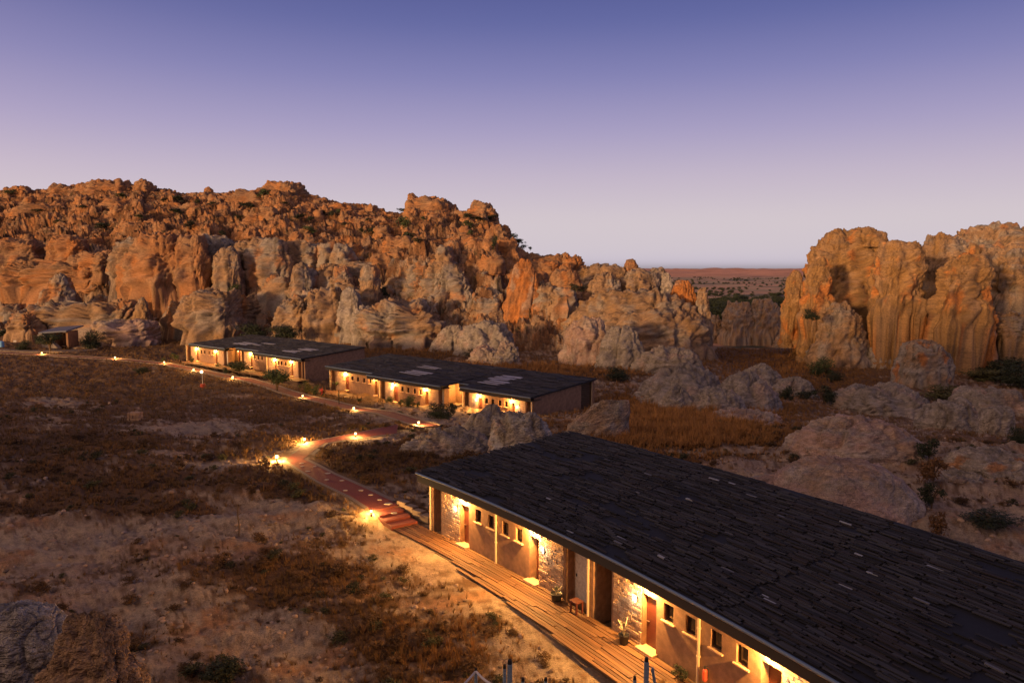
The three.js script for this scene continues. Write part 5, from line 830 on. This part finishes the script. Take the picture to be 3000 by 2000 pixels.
// ------------------------------------------------------------------ dry grass, in tufts
{
  const kinds = [fanGeom(21, 13, { up: 1, out: 0.38, w: 0.028, droop: 0.35 }), fanGeom(22, 16, { up: 0.8, out: 0.6, w: 0.03, droop: 0.6 }), fanGeom(23, 11, { up: 1.1, out: 0.28, w: 0.024, droop: 0.25 })];
  const lists = kinds.map(() => []), q = rng(99), col = new THREE.Color(), up = new THREE.Vector3(0, 1, 0);
  const GOLD = [0.34, 0.165, 0.05], BROWN = [0.22, 0.118, 0.045], DARK = [0.12, 0.075, 0.03];
  for (let i = 0; i < 250000; i++) {
    const a = (q() - 0.5) * 1.42, r = 16 * Math.pow(215 / 16, Math.pow(q(), 0.8)), x = Math.sin(a) * r, z = -Math.cos(a) * r;
    const c = cover(x, z), low = q() < 0.3; if (c + (q() - 0.5) * (low ? 1.3 : 0.5) + (low ? 0 : 0.45 * n2(x * 1.3, z * 1.6)) < 0.72) continue;
    if (pathDist(x, z) < 0.35) continue; const nf = nearFloor(x, z); if (nf < 0.4) continue;
    const inRow = (row, d0) => { const dx = x - row.o[0], dz = z - row.o[1], s = dx * row.d[0] + dz * row.d[1], n = dx * row.n[0] + dz * row.n[1]; return s > -1 && s < 42 && n > -d0 && n < 4; };
    if (r > 70 && (inRow(mid, 12) || inRow(far, 14))) continue;
    const [u, v] = project(x, Hbase(x, z), z); if (u < -80 || u > 3080 || v > 2060) continue;
    const gold = clamp(Math.exp(-(((u - 1980) / 330) ** 2 + ((v - 1250) / 110) ** 2)) * 1.3 + Math.exp(-(((u - 1500) / 420) ** 2 + ((v - 1085) / 26) ** 2)) + 0.5 * Math.exp(-(((u - 1300) / 300) ** 2 + ((v - 1930) / 110) ** 2)) + 0.7 * Math.exp(-(((u - 1200) / 260) ** 2 + ((v - 1022) / 26) ** 2)) + 0.6 * Math.exp(-(((u - 2300) / 300) ** 2 + ((v - 1070) / 70) ** 2)));
    const tone = mix3(mix3(BROWN, DARK, clamp(0.5 + 0.9 * fbm2(x * 0.25, z * 0.3, 2))), GOLD, clamp(gold * (0.6 + q() * 0.6))), jit = 0.75 + q() * 0.5;
    const h = (low ? 0.07 + 0.1 * q() : 0.10 + 0.14 * q() + 0.07 * clamp((c - 0.6) * 1.5)) * (1 + clamp(r / 130) * 0.8) * (1 + gold * 1.1), k = Math.floor(q() * 3);
    lists[k].push([x, H(x, z) - 0.03, z, h, h * (1.1 + q() * 1.0), q() * 6.28, tone.map((t) => t * jit)]);
  }
  const d = new THREE.Object3D();
  lists.forEach((l, k) => {
    const im = new THREE.InstancedMesh(kinds[k], M.grass, l.length);
    l.forEach(([x, y, z, h, w, t, c], i) => { d.position.set(x, y, z); d.rotation.set(0, t, 0); d.scale.set(w, h, w); d.updateMatrix(); im.setMatrixAt(i, d.matrix); im.setColorAt(i, col.setRGB(...c)); });
    im.name = numbered('grass'); shadow(im); stuff(im); tag(im, ['upright dry brown grass tufts all over the plain', 'spreading dry reddish grass tufts all over the plain', 'thin tall dry grass tufts all over the plain'][k], 'grass'); scene.add(im);
  });
  console.log('tufts', lists.map((l) => l.length).join(' '));
}
// loose stones and dark little clumps strewn over the pale ground
{
  const q = rng(55), g = new THREE.IcosahedronGeometry(1, 1), n = g.attributes.position; for (let i = 0; i < n.count; i++) { const k = 1 + 0.3 * n3(n.getX(i) * 1.3, n.getY(i) * 1.3, n.getZ(i) * 1.3); n.setXYZ(i, n.getX(i) * k, n.getY(i) * k * 0.55, n.getZ(i) * k); } g.computeVertexNormals();
  const l = []; for (let i = 0; i < 16000; i++) { const a = (q() - 0.5) * 1.42, r = 17 * Math.pow(150 / 17, q()), x = Math.sin(a) * r, z = -Math.cos(a) * r; if (cover(x, z) > 0.6 || pathDist(x, z) < 0.3 || nearFloor(x, z) < 0.3) continue; l.push([x, z, (0.015 + 0.07 * Math.pow(q(), 4)) * (1 + r / 70), q() * 6]); }
  const im = new THREE.InstancedMesh(g, std([0.33, 0.26, 0.21], { roughness: 1 }), l.length), d = new THREE.Object3D(), c = new THREE.Color();
  l.forEach(([x, z, s, t], i) => { d.position.set(x, H(x, z) + s * 0.1, z); d.rotation.set(0, t, 0); d.scale.set(s * (1 + q() * 0.6), s * (0.9 + q()), s); d.updateMatrix(); im.setMatrixAt(i, d.matrix); const k = 0.4 + q() * 0.9; im.setColorAt(i, c.setRGB(k, k * 0.92, k * 0.86)); });
  im.name = 'stones'; shadow(im); stuff(im); tag(im, 'small loose stones strewn over the pale bare ground', 'stones'); scene.add(im);
}
{
  const q = rng(57), l = [], c = new THREE.Color(), d = new THREE.Object3D();
  for (let i = 0; i < 7000; i++) { const a = (q() - 0.5) * 1.42, r = 17 * Math.pow(110 / 17, q()), x = Math.sin(a) * r, z = -Math.cos(a) * r; if (cover(x, z) + (q() - 0.5) * 1.1 < 0.5 || pathDist(x, z) < 0.4 || nearFloor(x, z) < 0.5 || (r > 75 && x > -45)) continue; l.push([x, z, (0.14 + 0.42 * Math.pow(q(), 3)) * (1 + r / 120), q() * 6]); }
  const im = new THREE.InstancedMesh(CROWN.small, M.grass, l.length);
  l.forEach(([x, z, s, t], i) => { d.position.set(x, H(x, z) - 0.03, z); d.rotation.set(0, t, 0); d.scale.set(s * 1.5, s * (0.6 + q() * 0.4), s * 1.5); d.updateMatrix(); im.setMatrixAt(i, d.matrix); const k = 0.6 + q() * 0.8, o = q(); im.setColorAt(i, o < 0.3 ? c.setRGB(0.05 * k, 0.052 * k, 0.022 * k) : c.setRGB(0.10 * k, 0.056 * k, 0.025 * k)); });
  im.name = 'scrub'; shadow(im); stuff(im); tag(im, 'low dark brown and olive scrub clumps dotted over the pale ground', 'scrub'); scene.add(im);
}
// tree belts far out on the plain
{
  const q = rng(71), l = []; 
  for (let i = 0; i < 2600; i++) { const Z = i < 520 ? 820 + q() * 420 : 1300 + Math.pow(q(), 1.4) * 3600, u = 1880 + q() * 520, x = (u - 1500) / FOC * Z; if (i >= 520 && fbm2(x * 0.0016, Math.log(Z) * 11, 3) > -0.12 - 0.2 * q()) continue; l.push([x, Z, (i < 520 ? 13 : 7) * (0.7 + q() * 0.7), q() * 6]); }
  const im = new THREE.InstancedMesh(CROWN.small, M.leafDark, l.length), d = new THREE.Object3D();
  l.forEach(([x, Z, s, t], i) => { d.position.set(x, Hbase(x, -Z) - 0.5, -Z); d.rotation.set(0, t, 0); d.scale.set(s * 1.5, s, s * 1.5); d.updateMatrix(); im.setMatrixAt(i, d.matrix); });
  im.name = 'woodland'; shadow(im); stuff(im); tag(im, 'dark tree belts on the distant plain in the gap', 'woodland'); scene.add(im);
}

// ------------------------------------------------------------------ small things in the distance and on the plain
{
  const p = hit(115, 1027), t = thing('hut', 'small hut with a blue-grey roof and sloping stone side at the far left', 'hut', [p[0], p[1], p[2] - 5]), k = (-p[2] + 5) / FOC, px = (u, v) => [(u - 115) * k, (1027 - v) * k];
  const roofG = new RoundedBoxGeometry(84 * k, 0.35, 7, 2, 0.1); roofG.rotateZ(0.07); roofG.rotateX(0.1); roofG.translate(...px(122, 974), -2.5); part('roof', roofG, std([0.085, 0.10, 0.15], { roughness: 0.5 }), t);
  const sh = new THREE.Shape(); [[80, 986], [92, 982], [140, 1027], [96, 1027]].forEach(([u, v], i) => { const [x, y] = px(u, v); i ? sh.lineTo(x, y) : sh.moveTo(x, y); });
  part('stone_buttress', new THREE.ExtrudeGeometry(sh, { depth: 1.2, bevelSize: 0.08, bevelThickness: 0.08 }), std([0.30, 0.26, 0.24], { map: colored(TX.rock, 0.5, 0.5) }), t);
  for (const [u, w] of [[104, 8], [152, 6]]) part('wall', (() => { const g = new THREE.BoxGeometry(w * k, 48 * k, 4); g.translate(...px(u, 1002), -2.6); return g; })(), M.plaster, t);
  part('back_wall', (() => { const g = new THREE.BoxGeometry(52 * k, 40 * k, 0.3); g.translate(...px(128, 1006), -4.7); return g; })(), M.plaster, t);
  const b = hit(3, 1016), tank = thing('water_tank', 'bright blue round tank at the left edge', 'tank', b); part('body', (() => { const g = new THREE.CylinderGeometry(0.55, 0.6, 1.15, 18); g.translate(0, 0.57, 0); return g; })(), std([0.18, 0.42, 0.70], { roughness: 0.4 }), tank); part('lid', (() => { const g = new THREE.CylinderGeometry(0.2, 0.55, 0.2, 18); g.translate(0, 1.25, 0); return g; })(), std([0.2, 0.45, 0.72], { roughness: 0.4 }), tank);
  const s = hit(43, 1010), sg = thing('sign', 'small white board on a post left of the hut', 'sign', s); part('board', (() => { const g = new RoundedBoxGeometry(0.7, 0.45, 0.05, 2, 0.02); g.translate(0, 0.85, 0); return g; })(), M.pale, sg); part('post', (() => { const g = new THREE.CylinderGeometry(0.04, 0.04, 1, 8); g.translate(0, 0.4, -0.05); return g; })(), M.bark, sg);
  for (const [u, lab] of [[198, 'white painted garden post near the hut, the left one'], [214, 'white painted garden post near the hut, the right one']]) { const w = hit(u, 1010), g = thing('garden_post', lab, 'post', w, 0, 'white garden posts'); part('post', (() => { const q = new THREE.CylinderGeometry(0.12, 0.14, 0.6, 10); q.translate(0, 0.3, 0); return q; })(), M.pale, g); part('knob', (() => { const q = new THREE.SphereGeometry(0.15, 12, 8); q.translate(0, 0.68, 0); return q; })(), M.pale, g); }
  const band = lift(dense([[hit(205, 1012), hit(205, 1018)], [hit(262, 1016), hit(262, 1021)], [hit(285, 1020), hit(285, 1024)], [hit(240, 1024), hit(240, 1028)], [hit(180, 1027), hit(180, 1032)], [hit(90, 1027), hit(90, 1031)], [hit(-30, 1025), hit(-30, 1029)]].map(([a, c]) => [a, c]), 4));
  struct('path', ribbon(band, -0.7, 0.09), M.kerb);
  const c = hit(392, 1232), ca = thing('stone_block', 'low square block of stacked pale stones in the grass', 'stone block', c), q = rng(8), kk = -c[2] / FOC;
  for (let j = 0; j < 3; j++) for (let i = 0; i < 4; i++) for (let z = 0; z < 2; z++) { const g = new RoundedBoxGeometry(8.4 * kk, 8.2 * kk, 14 * kk, 2, 0.05); g.rotateY((q() - 0.5) * 0.2); part('stone', g, STONE[Math.floor(q() * 4)], ca).position.set((i - 1.5) * 8.7 * kk + (q() - 0.5) * 0.06, (j + 0.45) * 8.3 * kk, -z * 14 * kk); }
  const d = hit(699, 1566), st = thing('dead_stem', 'thin bare upright stem standing on the pale ground', 'stem', d), kd = -d[2] / FOC;
  part('stem', new THREE.TubeGeometry(new THREE.CatmullRomCurve3([[0, -0.1, 0], [0.03, 30 * kd, 0], [-0.02, 62 * kd, 0.02], [0.02, 92 * kd, 0]].map((e) => new THREE.Vector3(...e))), 14, 0.035, 7, false), M.bark, st);
  part('twig', mergeGeometries([[60, 0.18], [74, -0.15], [84, 0.1]].map(([y, x]) => new THREE.TubeGeometry(new THREE.LineCurve3(new THREE.Vector3(0, y * kd, 0), new THREE.Vector3(x, (y + 10) * kd, 0.05)), 3, 0.014, 5, false))), M.bark, st);
}

renderer.render(scene, camera);
